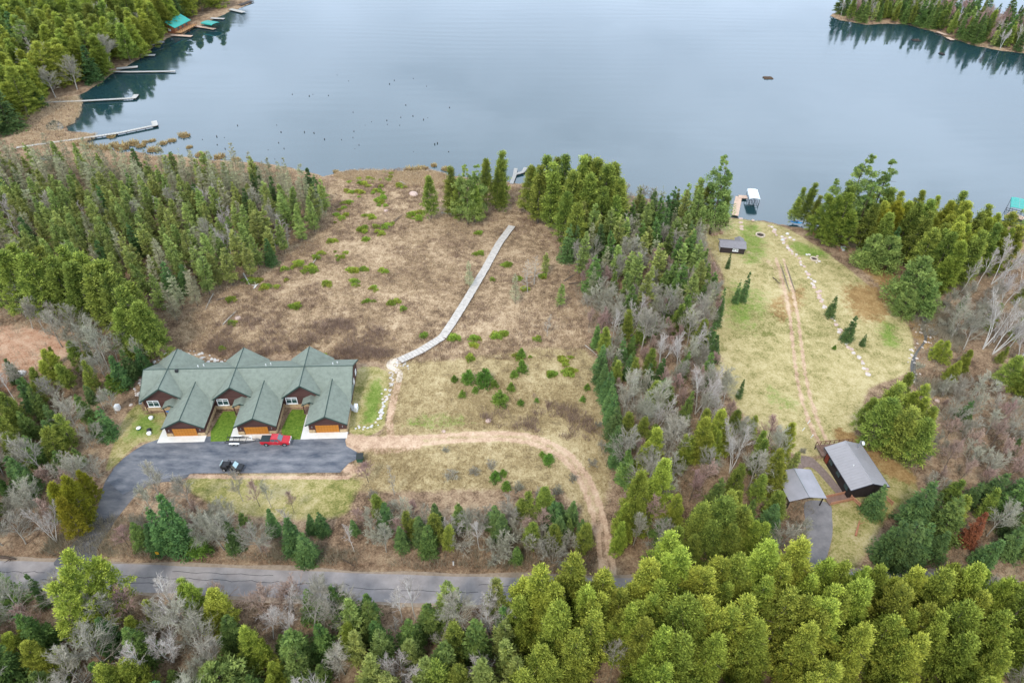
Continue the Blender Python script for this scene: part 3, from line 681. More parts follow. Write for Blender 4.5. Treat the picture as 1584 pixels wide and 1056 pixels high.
# right lake frontage
tree('white_pine', 1098, 362, 24, 'tall white pine left of the boat dock', width=1.0, variant=0)
tree(C_, 1085, 352, 14, 'dense cedar left of the tall pine by the dock'); tree('white_pine', 1107, 350, 15, 'shorter pine behind the tall pine by the dock'); tree(C_, 1113, 355, 10, 'thin cedar right of the tall pine by the dock')
tree(C_, 1070, 350, 15, 'cedar at the water edge between the bare trees and the tall pine')
for px, py, h, k, lab in [(1228, 342, 11, C_, 'small cedar over the blue kayaks on the shore'), (1242, 346, 13, C_, 'cedar standing at the waterline beside the blue kayaks'), (1252, 356, 11, C_, 'bright cedar with a bare trunk right of the blue kayaks'),
                          (1266, 364, 7, H_, 'low yellow-green cedar above the wooden chair'), (1280, 368, 7.5, H_, 'round yellow-green cedar right of the wooden chair'),
                          (1300, 358, 25, 'white_pine', 'tallest white pine on the right shore'), (1336, 362, 23, 'white_pine', 'second tall white pine right of the tallest on the right shore'), (1270, 356, 17, 'white_pine', 'dark pine left of the tallest white pine'),
                          (1318, 372, 18, 'white_pine', 'shorter pine between the two tall white pines'), (1360, 385, 15, 'golden_cedar', 'golden yellow cedar amid the dark trees of the right shore'), (1372, 400, 10, S_, 'blue-green spruce below the golden cedar'),
                          (1338, 412, 10, 'bushy_pine', 'bushy pine left of the pair at the lawn corner'), (1360, 418, 11, 'bushy_pine', 'bushy pine right of the pair at the lawn corner'),
                          (1398, 470, 14, 'bushy_pine', 'big bushy pine at the right edge of the lawn'), (1415, 486, 10.5, 'bushy_pine', 'bright bushy pine in front of the big one on the lawn edge'), (1392, 488, 8, 'bushy_pine', 'dark bushy pine low on the lawn edge'),
                          (1282, 490, 6.5, S_, 'small spruce between the boulders of the stone row'), (1308, 527, 7.5, S_, 'plump spruce at the stone row on the lawn'), (1333, 534, 3.5, S_, 'smallest sapling spruce on the lawn beside the stone row'),
                          (1148, 466, 9, S_, 'narrow spruce on the lawn below the shed'), (1125, 415, 5, S_, 'thin pointed spruce just in front of the shed'), (1137, 468, 7, S_, 'spruce left of the narrow spruce below the shed'), (1108, 505, 8, S_, 'dark spruce hugging the left rim of the right lawn'), (1112, 485, 8, S_, 'slim dark spruce at the left rim of the lawn'),
                          (1142, 615, 5.5, S_, 'single pointed spruce at the lower left rim of the lawn')]:
    tree(k, px, py, h, lab, width=.62 if px in (1148, 1125, 1137, 1108, 1112, 1142) else 1.0)
tree('white_pine', 1578, 372, 14, 'wide pine beside the teal-roofed boat lift at the right edge', width=1.2); tree('white_pine', 1600, 385, 13, 'dark pine at the far right edge of the frame', width=1.2)
# big trees round the right house
for px, py, h, k, lab, w in [(1345, 690, 13, C_, 'huge dark cedar behind the right house', 1.45), (1375, 705, 13, C_, 'large cedar at the back right corner of the right house', 1.4), (1400, 715, 12, C_, 'dark cedar right of the right house', 1.4), (1360, 660, 12, C_, 'cedar at the lawn end above the right house', 1.4), (1330, 665, 9, C_, 'low dense hemlock at the lower end of the stone row', 1.1), (1398, 660, 12, H_, 'rounded hemlock below the creek', 1), (1385, 625, 9, C_, 'yellow-green cedar at the foot of the creek', 1), (1412, 690, 11, C_, 'green cedar at the edge of the bare thicket behind the right house', 1),
                             (1347, 793, 8, S_, 'single spruce in front of the right house', 1.15), (1405, 810, 12, S_, 'broad spruce on the corner of the right yard', 1.2), (1365, 865, 11, S_, 'left spruce of the trio below the right yard', 1.15), (1385, 868, 12, S_, 'middle spruce of the trio below the right yard', 1.1), (1410, 862, 10, S_, 'right spruce of the trio below the right yard', 1),
                             (1450, 560, 6.5, H_, 'low yellow-green cedar left of the white birches', 1.2), (1485, 572, 6, H_, 'bright cedar beneath the white birches', 1.2), (1468, 590, 6, H_, 'sprawling yellow-green cedar below the creek bank', 1.3), (1580, 610, 10, H_, 'broad dense cedar at the right frame edge', 1.4), (1548, 600, 9, C_, 'green cedar left of the one at the right frame edge', 1.3),
                             (1492, 842, 9, 'dead_spruce', 'rust-brown dead spruce among the green ones', .9),
                             (1100, 845, 13, C_, 'largest dark cedar behind the foreground hemlocks', 1.35), (1072, 840, 11, C_, 'dark cedar left of the largest one', 1.25), (1130, 845, 11, C_, 'dark cedar right of the largest one', 1.25), (1088, 862, 10, C_, 'low dark cedar in front of the largest one', 1.3), (1118, 862, 9, C_, 'low dark cedar right in front of the largest one', 1.3), (1112, 820, 11, C_, 'dark cedar behind the largest one', 1.2), (975, 815, 15, H_, 'big hemlock right of the dirt track', 1), (1010, 795, 15, H_, 'peaked hemlock behind the one by the dirt track', .95), (955, 850, 8, H_, 'low hemlock where the dirt track meets the road', .9), (1035, 820, 10, H_, 'hemlock right of the bare tangle by the dirt track', 1),
                             (1075, 712, 12, H_, 'left hemlock of the pair in the centre of the tree belt', 1.0), (1098, 700, 12, H_, 'right hemlock of the pair in the centre of the tree belt', 1.0), (1050, 722, 9, H_, 'low hemlock at the foot of the pair in the tree belt', 1), (1182, 762, 12, H_, 'yellow-green hemlock left of the carport', 1.0), (1165, 735, 10, C_, 'cedar behind the hemlock left of the carport', 1), (1220, 738, 7, L_, 'thin cedar at the back corner of the carport', 1.0), (1190, 805, 8, C_, 'dark cedar left of the carport drive', 1.3), (1180, 830, 9, S_, 'dark spruce below the carport', 1.3)]:
    tree(k, px, py, h, lab, width=w)
# dark firs that edge the tree belt
for i, (px, py, h) in enumerate([(928, 575, 8), (926, 592, 7.5), (932, 606, 8), (938, 622, 9), (942, 640, 8.5), (945, 656, 9), (948, 676, 9), (950, 700, 8), (952, 720, 8), (960, 560, 7), (1100, 560, 8), (1095, 540, 8), (1000, 600, 7), (970, 585, 7), (1020, 590, 7)]):
    tree(S_, px, py, h, 'dark spruce in the hedge-like row along the clearing' if i < 9 else 'spruce half hidden in the bare tree belt', 'spruces edging the tree belt', width=1.05)
# birches
for px, py, h, lab, ln in [(1062, 560, 13, 'leaning white birch in the middle of the tree belt', .16), (1046, 575, 12, 'white birch left of the leaning one in the tree belt', .1), (1020, 565, 11, 'thin birch among bare trees of the belt', .08), (1075, 640, 12, 'white birch above the hemlock pair', .12), (1088, 648, 11, 'twin birch above the hemlock pair', .1), (1128, 732, 12, 'white birch fan right of the hemlock pair', .1),
                           (1520, 540, 15, 'tallest white birch by the creek', .1), (1535, 548, 15, 'leaning white birch by the creek', .16), (1555, 545, 14, 'rightmost white birch by the creek', .2), (1486, 452, 11, 'slim birch at the end of the right shore wood', .02), (1510, 445, 12, 'birch behind the creek birches', .05), (1533, 440, 14, 'birch with a wide fan near the right edge', .15), (1548, 480, 13, 'white birch below the right edge pine', .15), (1528, 535, 6, 'short white birch stem by the creek', -.08), (1537, 530, 6, 'second short birch stem by the creek', .02), (1455, 440, 9, 'birch with a bare lower trunk behind the bushy pines', .03),
                           (462, 828, 8, 'broken white birch leaning over the roadside firs', -.3), (548, 853, 7, 'white birch stem leaning at the left end of the roadside thicket', -.2), (700, 830, 7, 'smaller white birch in the roadside thicket', .1), (742, 850, 8, 'straight white birch in the roadside thicket', .04), (645, 960, 12, 'white birch reaching over the road', .05), (622, 962, 11, 'thin birch left of the one over the road', 0), (742, 975, 11, 'white birch beside the foreground hemlocks', 0), (757, 980, 11, 'birch right beside the foreground hemlocks', .03), (450, 975, 10, 'white birch over the road in front of the round fir', .04),
                           (684, 1000, 6, 'short pale birch stump in the near wood', .03), (612, 985, 6, 'short white birch stem in the near wood', 0), (146, 945, 10, 'white birch by the mouth of the driveway', 0), (235, 1050, 12, 'leaning white birch in the near left wood', .0), (88, 838, 9, 'birch left of the driveway mouth', 0), (72, 470, 11, 'slanting pale birch trunk in front of the left hemlocks', -.1), (40, 490, 11, 'pale trunk left of the slanting birch', -.08)]:
    tree(W_, px, py, h, lab, lean=(0, ln))
# left: trees behind the houses and round the sand pit
for px, py, h in [(18, 478, 17), (50, 482, 17), (85, 490, 17.5), (120, 492, 17), (150, 500, 17), (178, 512, 18), (205, 525, 18), (225, 540, 17), (245, 552, 15), (5, 465, 17), (60, 465, 16), (135, 475, 17), (195, 498, 17), (232, 520, 15), (212, 550, 13), (240, 540, 13), (100, 470, 16), (160, 480, 16)]:
    tree(C_, px, py, h, 'tall yellow-green cedar in the dense block behind the left house end', 'cedar block left of the bog', width=1.25)
for px, py, h, k, lab, w in [(93, 590, 9, H_, 'round yellow-green cedar beside the sand pit', 1.15), (192, 598, 8.5, S_, 'plump spruce near the rock edge of the lawn', 1.2), (178, 602, 4, 'young_fir', 'bright young fir in front of the plump spruce', 1.3), (205, 585, 8, S_, 'spruce behind the plump spruce', 1), (213, 580, 5, S_, 'small spruce at the rock edge', 1), (225, 572, 7, S_, 'spruce below the cedar block', 1.1), (128, 572, 8, C_, 'dark cedar right of the sand pit', 1.1), (150, 602, 8, C_, 'green cedar between bare trunks right of the sand pit', 1),
                             (160, 560, 13, B_, 'tall bare tree with pale crown in front of the cedar block', 1.1), (170, 575, 13, B_, 'bare tree with long leaning trunk in front of the cedar block', .9), (168, 592, 9, B_, 'bare tree above the plump spruce', .9), (206, 548, 9, B_, 'bare grey tree against the cedar block', .8), (222, 568, 9, B_, 'thin bare tree at the rock edge', .6), (95, 625, 9, B_, 'bare tree below the round cedar', 1), (160, 632, 5, W_, 'low pale birch on the slope left of the lawn', 1),
                             (140, 805, 12, 'golden_cedar', 'golden-green cedar beside the driveway', .95), (128, 828, 11, 'golden_cedar', 'lower golden-green cedar left of the driveway mouth', .9), (146, 772, 8, 'golden_cedar', 'golden-green cedar at the widening of the driveway', .9),
                             (168, 948, 17, H_, 'yellow-green hemlock standing tall over the left end of the road', .95), (75, 935, 9, S_, 'thin pointed spruce over the left end of the road', .6),
                             (252, 778, 11, B_, 'bare tree in front of the parking lot', .8), (298, 790, 10, B_, 'second bare tree in front of the parking lot', .9), (376, 775, 9, B_, 'slender bare maple below the black buggy', .6), (402, 783, 8, M_, 'reddish maple sapling beside the black buggy', .7), (420, 785, 7.5, B_, 'slim bare sapling in front of the parking lot', .6), (455, 793, 6, M_, 'reddish sapling in the strip before the parking lot', .7), (570, 745, 6, M_, 'pinkish budding maple beside the green bin', 1.1), (610, 765, 9, N_, 'thin dark snag in the grass inside the track loop', .6), (640, 800, 5, M_, 'budding sapling inside the track loop', 1),
                             (262, 852, 12, S_, 'tall spruce in the roadside strip', .8), (286, 850, 15, S_, 'tallest spruce in the roadside strip', .8), (246, 848, 7, S_, 'spruce at the left of the roadside strip', 1.2), (366, 850, 8, S_, 'spruce hidden by bare trees in the roadside strip', 1), (456, 852, 9, S_, 'dark spruce behind the round fir', 1.1), (477, 867, 8, S_, 'round dark fir nearest the road', 1.2), (500, 822, 5.5, S_, 'small spruce at the grass edge of the strip', 1.2), (484, 822, 5, S_, 'small spruce left of the one at the grass edge', 1.1), (426, 825, 7, S_, 'spruce below the reddish sapling', 1), (310, 855, 4, 'young_fir', 'low young fir by the road in the strip', 1.2),
                             (362, 856, 12, B_, 'spreading bare tree in the roadside strip', 1.2), (347, 850, 11, B_, 'bare tree behind the spreading one in the roadside strip', 1.1), (405, 853, 10, B_, 'bare tree left of the dark firs in the strip', 1.2), (415, 862, 5, M_, 'reddish shrub-like maple beside the dark firs', 1.1)]:
    tree(k, px, py, h, lab, width=w)
# foreground hemlocks
for i, (px, py, h, w) in enumerate([(830, 985, 15, 1.1), (875, 975, 16, 1.05), (920, 985, 14, 1.1), (855, 1040, 15, 1.1), (905, 1045, 14, 1), (985, 975, 15, 1.05), (1025, 965, 16, 1.05), (1065, 985, 14.5, 1.1), (1110, 968, 15, 1.1), (1150, 955, 16, 1.05), (1195, 952, 16, 1.1), (1240, 960, 13, 1.05), (1030, 1035, 16, 1.15), (1120, 1030, 15, 1.1), (1180, 1020, 15, 1.15), (1235, 1035, 15, 1.1), (1285, 1000, 14, 1.15), (1320, 965, 12, 1.05), (1345, 1010, 14, 1.1), (1400, 990, 15, 1.1), (1450, 975, 14, 1.05), (1430, 1030, 14, 1.15), (1490, 1040, 13, 1.15), (1475, 945, 9, 1.05), (1530, 1010, 14, 1.1), (1560, 1050, 13, 1.2), (980, 1050, 13, 1), (1080, 1075, 13, 1.1), (1290, 1060, 13, 1.1), (1370, 1075, 13, 1.1), (1000, 1000, 14, 1), (1095, 995, 13, 1), (1215, 985, 13, 1), (1265, 965, 13, 1.05), (1300, 985, 12, 1), (1370, 975, 13, 1.05), (1425, 960, 12, 1), (1545, 965, 8, 1), (1500, 985, 12, 1.1), (945, 1005, 13, .95), (850, 1005, 14, 1), (895, 1010, 14, 1), (960, 1030, 13, 1), (1060, 1030, 15, 1), (1150, 995, 14, 1), (1175, 975, 14, 1), (1090, 968, 14, .9), (1135, 1060, 14, 1), (1210, 1065, 14, 1), (1260, 1010, 13, 1), (1400, 1040, 13, 1), (1460, 1010, 13, 1), (1330, 1045, 13, 1), (1005, 1070, 14, 1), (880, 1075, 14, 1), (800, 1010, 12, 1), (1590, 1000, 13, 1.1)]):
    tree(H_, px, py - 15, h * 1.12, 'broad yellow-green hemlock in the foreground mass below the road', 'foreground hemlocks', width=w * .98)
for px, py, h, lab in [(1290, 1045, 9, 'bare whitish tree enclosed by the foreground hemlocks'), (945, 1035, 9, 'bare grey tree in the notch of the foreground hemlocks'), (1250, 930, 9, 'bare forked tree in front of the right drive'), (1375, 950, 10, 'bare tree between hemlocks below the spruce trio'), (1500, 945, 10, 'bare tree leaning over the road at the right')]:
    tree(B_, px, py, h, lab, width=.9)

# ---------------------------------------------------------------- stands
n_st = []
n_st.append(stand([(-35, -12), (372, -12), (345, 8), (322, 16), (296, 28), (262, 50), (238, 66), (222, 86), (202, 98), (172, 113), (140, 134), (105, 152), (55, 176), (22, 208), (-35, 222)], 6.6,
                  [(H_, 40, 14, 18, D_H), (C_, 22, 14, 19, D_C), (B_, 16, 11, 15, D_B), (S_, 10, 12, 17, D_S), ('white_pine', 8, 15, 20, 'dark open-crowned pine'), (N_, 3, 12, 15, D_N)], 'in the wooded far shore at the upper left', 'far left shore forest', 11, wid=1.35))
n_st.append(stand([(-90, 262), (40, 262), (150, 272), (260, 278), (380, 282), (475, 300), (508, 322), (500, 345), (380, 330), (200, 318), (60, 318), (-90, 325)], 3.9,
                  [(T_, 66, 10, 13.5, D_T), (L_, 26, 8, 11, D_L), (S_, 6, 8, 11, D_S)], 'along the lake side of the left swamp stand', 'swamp stand lake side', 12))
n_st.append(stand([(-90, 325), (60, 318), (200, 318), (380, 330), (500, 345), (495, 362), (440, 400), (400, 425), (350, 455), (300, 480), (262, 505), (245, 470), (180, 440), (60, 425), (-90, 440)], 3.7,
                  [(L_, 66, 9, 12.5, D_L), (T_, 17, 9, 12.5, D_T), (B_, 5, 8, 11, D_B), (S_, 6, 8, 11, D_S), (W_, 3, 9, 12, D_W), (N_, 5, 8, 11, D_N)], 'in the left swamp stand', 'swamp stand', 13))
n_st.append(stand([(-90, 610), (20, 615), (70, 625), (150, 650), (178, 655), (172, 690), (160, 712), (150, 760), (120, 800), (88, 846), (0, 850), (-90, 850)], 3.4,
                  [(S_, 20, 6, 11, D_S), ('fir_tree', 26, 4, 9, D_F), (B_, 28, 8, 12, D_B), ('leafless_alder', 12, 5, 8, D_A), (C_, 16, 7, 10, D_C), (M_, 7, 6, 9, D_M), (W_, 5, 8, 10, D_W)], 'in the mixed wood left of the driveway', 'wood left of the driveway', 14, wid=1.1))
n_st.append(stand([(0, 545), (60, 500), (130, 515), (190, 565), (170, 590), (185, 640), (100, 640), (-60, 605), (-60, 545)], 4.2,
                  [(B_, 55, 6, 10, D_B), (C_, 20, 5, 8, D_C), (S_, 25, 4, 8, D_S)], 'around the sand pit', 'trees round the sand pit', 15, wid=1.1, cond=lambda x, y: not inside(np.array([x]), np.array([y]), W([(-40, 505), (50, 512), (92, 528), (96, 545), (50, 585), (-40, 590)]))[0]))
n_st.append(stand([(200, 838), (250, 775), (300, 800), (420, 830), (440, 858), (300, 862), (200, 862)], 2.4,
                  [(S_, 20, 3, 7, D_S), ('fir_tree', 26, 3, 7, D_F), ('leafless_alder', 40, 4, 7, D_A), (B_, 10, 5, 9, D_B), (M_, 15, 4, 7, D_M), ('bare_shrub', 20, 2, 4, 'grey twiggy shrub')], 'in the strip between driveway and road', 'strip between driveway and road', 16))
n_st.append(stand([(538, 812), (600, 798), (660, 806), (740, 806), (800, 800), (860, 795), (905, 820), (915, 852), (880, 874), (800, 876), (700, 858), (560, 856)], 2.5,
                  [('fir_tree', 14, 4, 8, D_F), (C_, 26, 5, 8.5, 'low dark green cedar'), (S_, 16, 4, 7.5, D_S), ('leafless_alder', 34, 4, 7, D_A), (B_, 8, 5, 9, D_B), (M_, 8, 4, 6, D_M), ('bare_shrub', 14, 2, 4, 'grey twiggy shrub')], 'in the thicket inside the track loop', 'thicket inside the track loop', 17, wid=1.2))
n_st.append(stand([(-60, 932), (150, 936), (300, 938), (520, 944), (545, 1000), (560, 1180), (-200, 1180)], 3.5,
                  [(B_, 27, 9, 13, D_B), ('fir_tree', 32, 5, 11, D_F), (S_, 8, 7, 12, D_S), (H_, 20, 6, 11, D_H), (W_, 6, 9, 12, D_W), (M_, 6, 7, 10, D_M), ('bushy_pine', 4, 8, 12, 'soft green pine')], 'in the near wood at the lower left', 'near wood lower left', 18, wid=1.15))
n_st.append(stand([(520, 944), (640, 945), (780, 948), (800, 1000), (800, 1180), (560, 1180)], 3.1,
                  [(L_, 40, 9, 12.5, D_L), ('fir_tree', 32, 8, 12, D_F), (C_, 12, 8, 11, D_C), (W_, 7, 9, 12, D_W), (B_, 9, 8, 11, D_B)], 'in the near wood below the road', 'near wood below the road', 19, wid=1.15))
n_st.append(stand([(800, 1000), (960, 1060), (1600, 1040), (1700, 1150), (1700, 1220), (780, 1220)], 6.4,
                  [(H_, 78, 13, 16, D_H), (B_, 14, 8, 11, D_B), (S_, 8, 8, 11, D_S)], 'in the near wood at the bottom right', 'near wood bottom right', 20))
n_st.append(stand([(890, 350), (990, 325), (1068, 345), (1076, 365), (1080, 400), (1090, 420), (1060, 420), (1000, 415), (930, 420), (890, 430), (875, 400)], 3.2,
                  [(L_, 34, 10, 14, D_L), ('fir_tree', 14, 9, 13, D_F), (B_, 30, 8, 11, D_B), (S_, 10, 9, 12, D_S), (T_, 14, 9, 11, D_T)], 'at the lake end of the tree belt', 'lake end of the tree belt', 21))
n_st.append(stand([(890, 430), (930, 420), (1000, 415), (1090, 420), (1106, 450), (1106, 500), (1060, 505), (1000, 500), (930, 500), (905, 480)], 2.9,
                  [(L_, 20, 9, 13, D_L), ('fir_tree', 24, 7, 12, D_F), (B_, 14, 7, 10, D_B), ('leafless_alder', 22, 5, 8, D_A), (M_, 14, 6, 8, D_M), (T_, 10, 8, 10, D_T), (N_, 4, 7, 9, D_N)], 'in the upper tree belt beside the right lawn', 'upper tree belt', 22))
n_st.append(stand([(905, 500), (1108, 500), (1095, 540), (1105, 600), (1130, 655), (1060, 700), (960, 740), (945, 680), (935, 600), (925, 550)], 2.9,
                  [(B_, 30, 9, 13, D_B), ('leafless_alder', 20, 5, 8, D_A), (M_, 24, 5, 8, D_M), (C_, 12, 6, 10, D_C), ('fir_tree', 15, 4, 9, D_F), (W_, 15, 8, 11, D_W)], 'in the middle of the tree belt', 'middle tree belt', 23))
n_st.append(stand([(960, 740), (1060, 700), (1130, 660), (1215, 705), (1225, 770), (1240, 850), (1200, 875), (1000, 875), (955, 850)], 3.4,
                  [(B_, 44, 8, 12, D_B), (H_, 14, 8, 12, D_H), ('fir_tree', 18, 5, 10, D_F), (C_, 12, 6, 9, D_C), (M_, 18, 6, 9, D_M)], 'in the lower tree belt above the road', 'lower tree belt', 24))
n_st.append(stand([(1255, 356), (1300, 356), (1400, 358), (1480, 366), (1530, 395), (1535, 430), (1500, 455), (1450, 450), (1420, 430), (1380, 405), (1320, 385), (1275, 376)], 3.9,
                  [(H_, 60, 12, 16, D_H), (C_, 28, 12, 17, D_C), (S_, 6, 8, 12, D_S), (B_, 6, 8, 11, D_B)], 'in the dense wood on the right shore', 'right shore wood', 25, wid=1.1))
n_st.append(stand([(1455, 470), (1500, 460), (1545, 470), (1590, 440), (1680, 450), (1680, 590), (1600, 590), (1520, 560), (1480, 545), (1462, 510)], 4.6,
                  [(C_, 18, 5, 9, D_C), (B_, 46, 7, 11, D_B), (W_, 10, 8, 13, D_W), (S_, 14, 5, 8, D_S)], 'in the birch grove by the creek', 'birch grove by the creek', 26))
n_st.append(stand([(1420, 620), (1500, 605), (1600, 640), (1720, 640), (1720, 780), (1600, 775), (1500, 760), (1440, 770), (1425, 720)], 3.4,
                  [(B_, 30, 6, 10, D_B), ('leafless_alder', 34, 5, 8, D_A), (M_, 28, 5, 8, D_M), ('bare_shrub', 18, 2, 4, 'grey twiggy shrub'), (S_, 5, 4, 6, D_S)], 'in the bare thicket right of the house', 'bare thicket on the right', 27))
n_st.append(stand([(1420, 790), (1500, 765), (1600, 780), (1720, 780), (1740, 890), (1600, 905), (1540, 885), (1440, 880)], 3.9,
                  [(S_, 52, 7, 11, D_S), ('fir_tree', 20, 7, 11, D_F), (B_, 14, 7, 10, D_B), (C_, 14, 7, 10, D_C)], 'in the spruce stand at the right edge', 'spruce stand on the right', 28, wid=1.15))
n_st.append(stand([(1287, 22), (1340, 11), (1400, 11), (1440, 16), (1490, 24), (1530, 34), (1600, 42), (1630, 48), (1630, 86), (1600, 83), (1530, 74), (1485, 61), (1440, 46), (1395, 36), (1340, 37), (1300, 30)], 3.8,
                  [('fir_tree', 38, 8, 14, D_F), (S_, 10, 8, 13, D_S), (C_, 12, 8, 13, D_C), (L_, 6, 8, 12, D_L), (M_, 20, 8, 12, D_M), (W_, 12, 9, 12, D_W)], 'on the wooded island in the upper right', 'island trees', 29))
print('stands', n_st, COUNT)

# ---------------------------------------------------------------- buildings
M_shing = mat('green_shingles', (.17, .195, .16), .9, .2, var=.16, vscale=1.2, bump=.25, bscale=14)
M_trim = mat('dark_green_trim', (.03, .055, .045), .6, .3)
M_log = mat('brown_siding', (.075, .036, .03), .8, .2, var=.25, vscale=1.5, bump=.6, bscale=3, stretch=(.05, .05, 2.2))
M_stone = mat('tan_stone', (.42, .3, .17), .9, .2, var=.35, vscale=2.2, bump=.5, bscale=3)
M_door = mat('honey_wood', (.42, .16, .018), .5, .35, var=.15, vscale=1.5, stretch=(.3, 1, 3))
M_groove = mat('groove_wood', (.2, .07, .012), .7, .2)
M_white = mat('white_paint', (.72, .72, .7), .5, .35)
M_glass = mat('window_glass', (.03, .06, .06), .06, .6)
M_red = mat('red_wood', (.16, .03, .018), .6, .3, var=.2)
M_deck = mat('deck_wood', (.17, .11, .085), .85, .2, var=.25, vscale=1, stretch=(1, 8, 1))
M_black = mat('black_metal', (.015, .015, .017), .5, .4)
M_grey = mat('grey_metal', (.3, .31, .32), .45, .5, .6)
M_vent = mat('vent_black', (.02, .02, .02), .7, .3)


def roof_slabs(mb, x0, x1, xr, ze, zr, y0, y1, t=.16):
    """gable roof with its ridge along y"""
    mb.quadslab([(x0, y0, ze), (xr, y0, zr), (xr, y1, zr), (x0, y1, ze)], t); mb.quadslab([(xr, y0, zr), (x1, y0, ze), (x1, y1, ze), (xr, y1, zr)], t)


def ridge_cap(parent, p, q, m, w=.09):
    MB().tube(p, q, w, n=6).build('ridge_cap', m, parent)


def window(parent, x, y, z, w, h, axis='-y', n=2, fm=None):
    """window in a wall facing -y: frame, mullions and one pane"""
    fr = MB(); o = .05; fm = fm or M_white
    for a in (-w / 2, w / 2): fr.box((x + a, y - o, z), (.11, .1, h + .11))
    for b in (-h / 2, h / 2): fr.box((x, y - o - .002, z + b), (w + .11, .1, .11))
    for k in range(1, n): fr.box((x - w / 2 + w * k / n, y - o + .003, z), (.09, .09, h - .1))
    fr.box((x, y - o + .004, z + h * .22), (w - .1, .085, .07)); fr.box((x, y - .1, z - h / 2 - .1), (w + .25, .16, .08))
    f = fr.build('window', fm, parent); MB().box((x, y - .02, z), (w, .03, h)).build('pane', M_glass, f); return f


BO = at(537.1, 667.7); BA = math.radians(4.0)
b = thing('triplex_house', 'long brown triplex with three green gabled roofs and orange garage doors', 'house', BO, BA)
SP = 13.98; XL = -2 * SP - 14.6
# main body under an east-west ridge
RZ, RY, YE0, YE1 = 6.5, 12.8, 7.0, 18.7; sl = (RZ - 3.05) / (RY - YE0)
wall = MB().prism([(7.55, 0), (18.1, 0), (18.1, 3.1), (RY, RZ - .28), (7.55, 3.1)], 'x', XL + .45, -.08).build('wall', M_log, b)
GXS = [-SP * (2 - u) - 9.65 for u in range(3)]; ms = MB()
for q in ([(XL, YE0), (GXS[0] - 4.85, YE0), (GXS[0], RY), (XL, RY)], [(GXS[0] + 4.8, YE0), (GXS[1] - 4.5, YE0), (GXS[1], RY), (GXS[0], RY)],
          [(GXS[1] + 4.8, YE0), (GXS[2] - 4.5, YE0), (GXS[2], RY), (GXS[1], RY)], [(GXS[2] + 4.8, YE0), (.38, YE0), (.38, RY), (GXS[2], RY)]):
    ms.quadslab([(x, y, 3.05 if y == YE0 else RZ) for x, y in q], .17)
ms.quadslab([(XL, RY, RZ), (.38, RY, RZ), (.38, YE1, 3.05), (XL, YE1, 3.05)], .17).build('roof', M_shing, b)
ridge_cap(b, (XL, RY, RZ + .02), (.38, RY, RZ + .02), M_trim, .1)
for zz in ((XL - .03, 'l'), (.41, 'r')):
    MB().box((zz[0], (YE0 + RY) / 2, (3.05 + RZ) / 2 - .1), (.06, math.hypot(RY - YE0, RZ - 3.05), .3), rot=Matrix.Rotation(math.atan(sl), 3, 'X')).box((zz[0], (YE1 + RY) / 2, (3.05 + RZ) / 2 - .1), (.06, math.hypot(YE1 - RY, RZ - 3.05), .3), rot=Matrix.Rotation(-math.atan(sl), 3, 'X')).build('rake_board', M_trim, b)
MB().box(((XL + .45) / 2 - .04, 7.53, .45), (-XL - .3, .12, .9)).build('stone_base', M_stone, b)
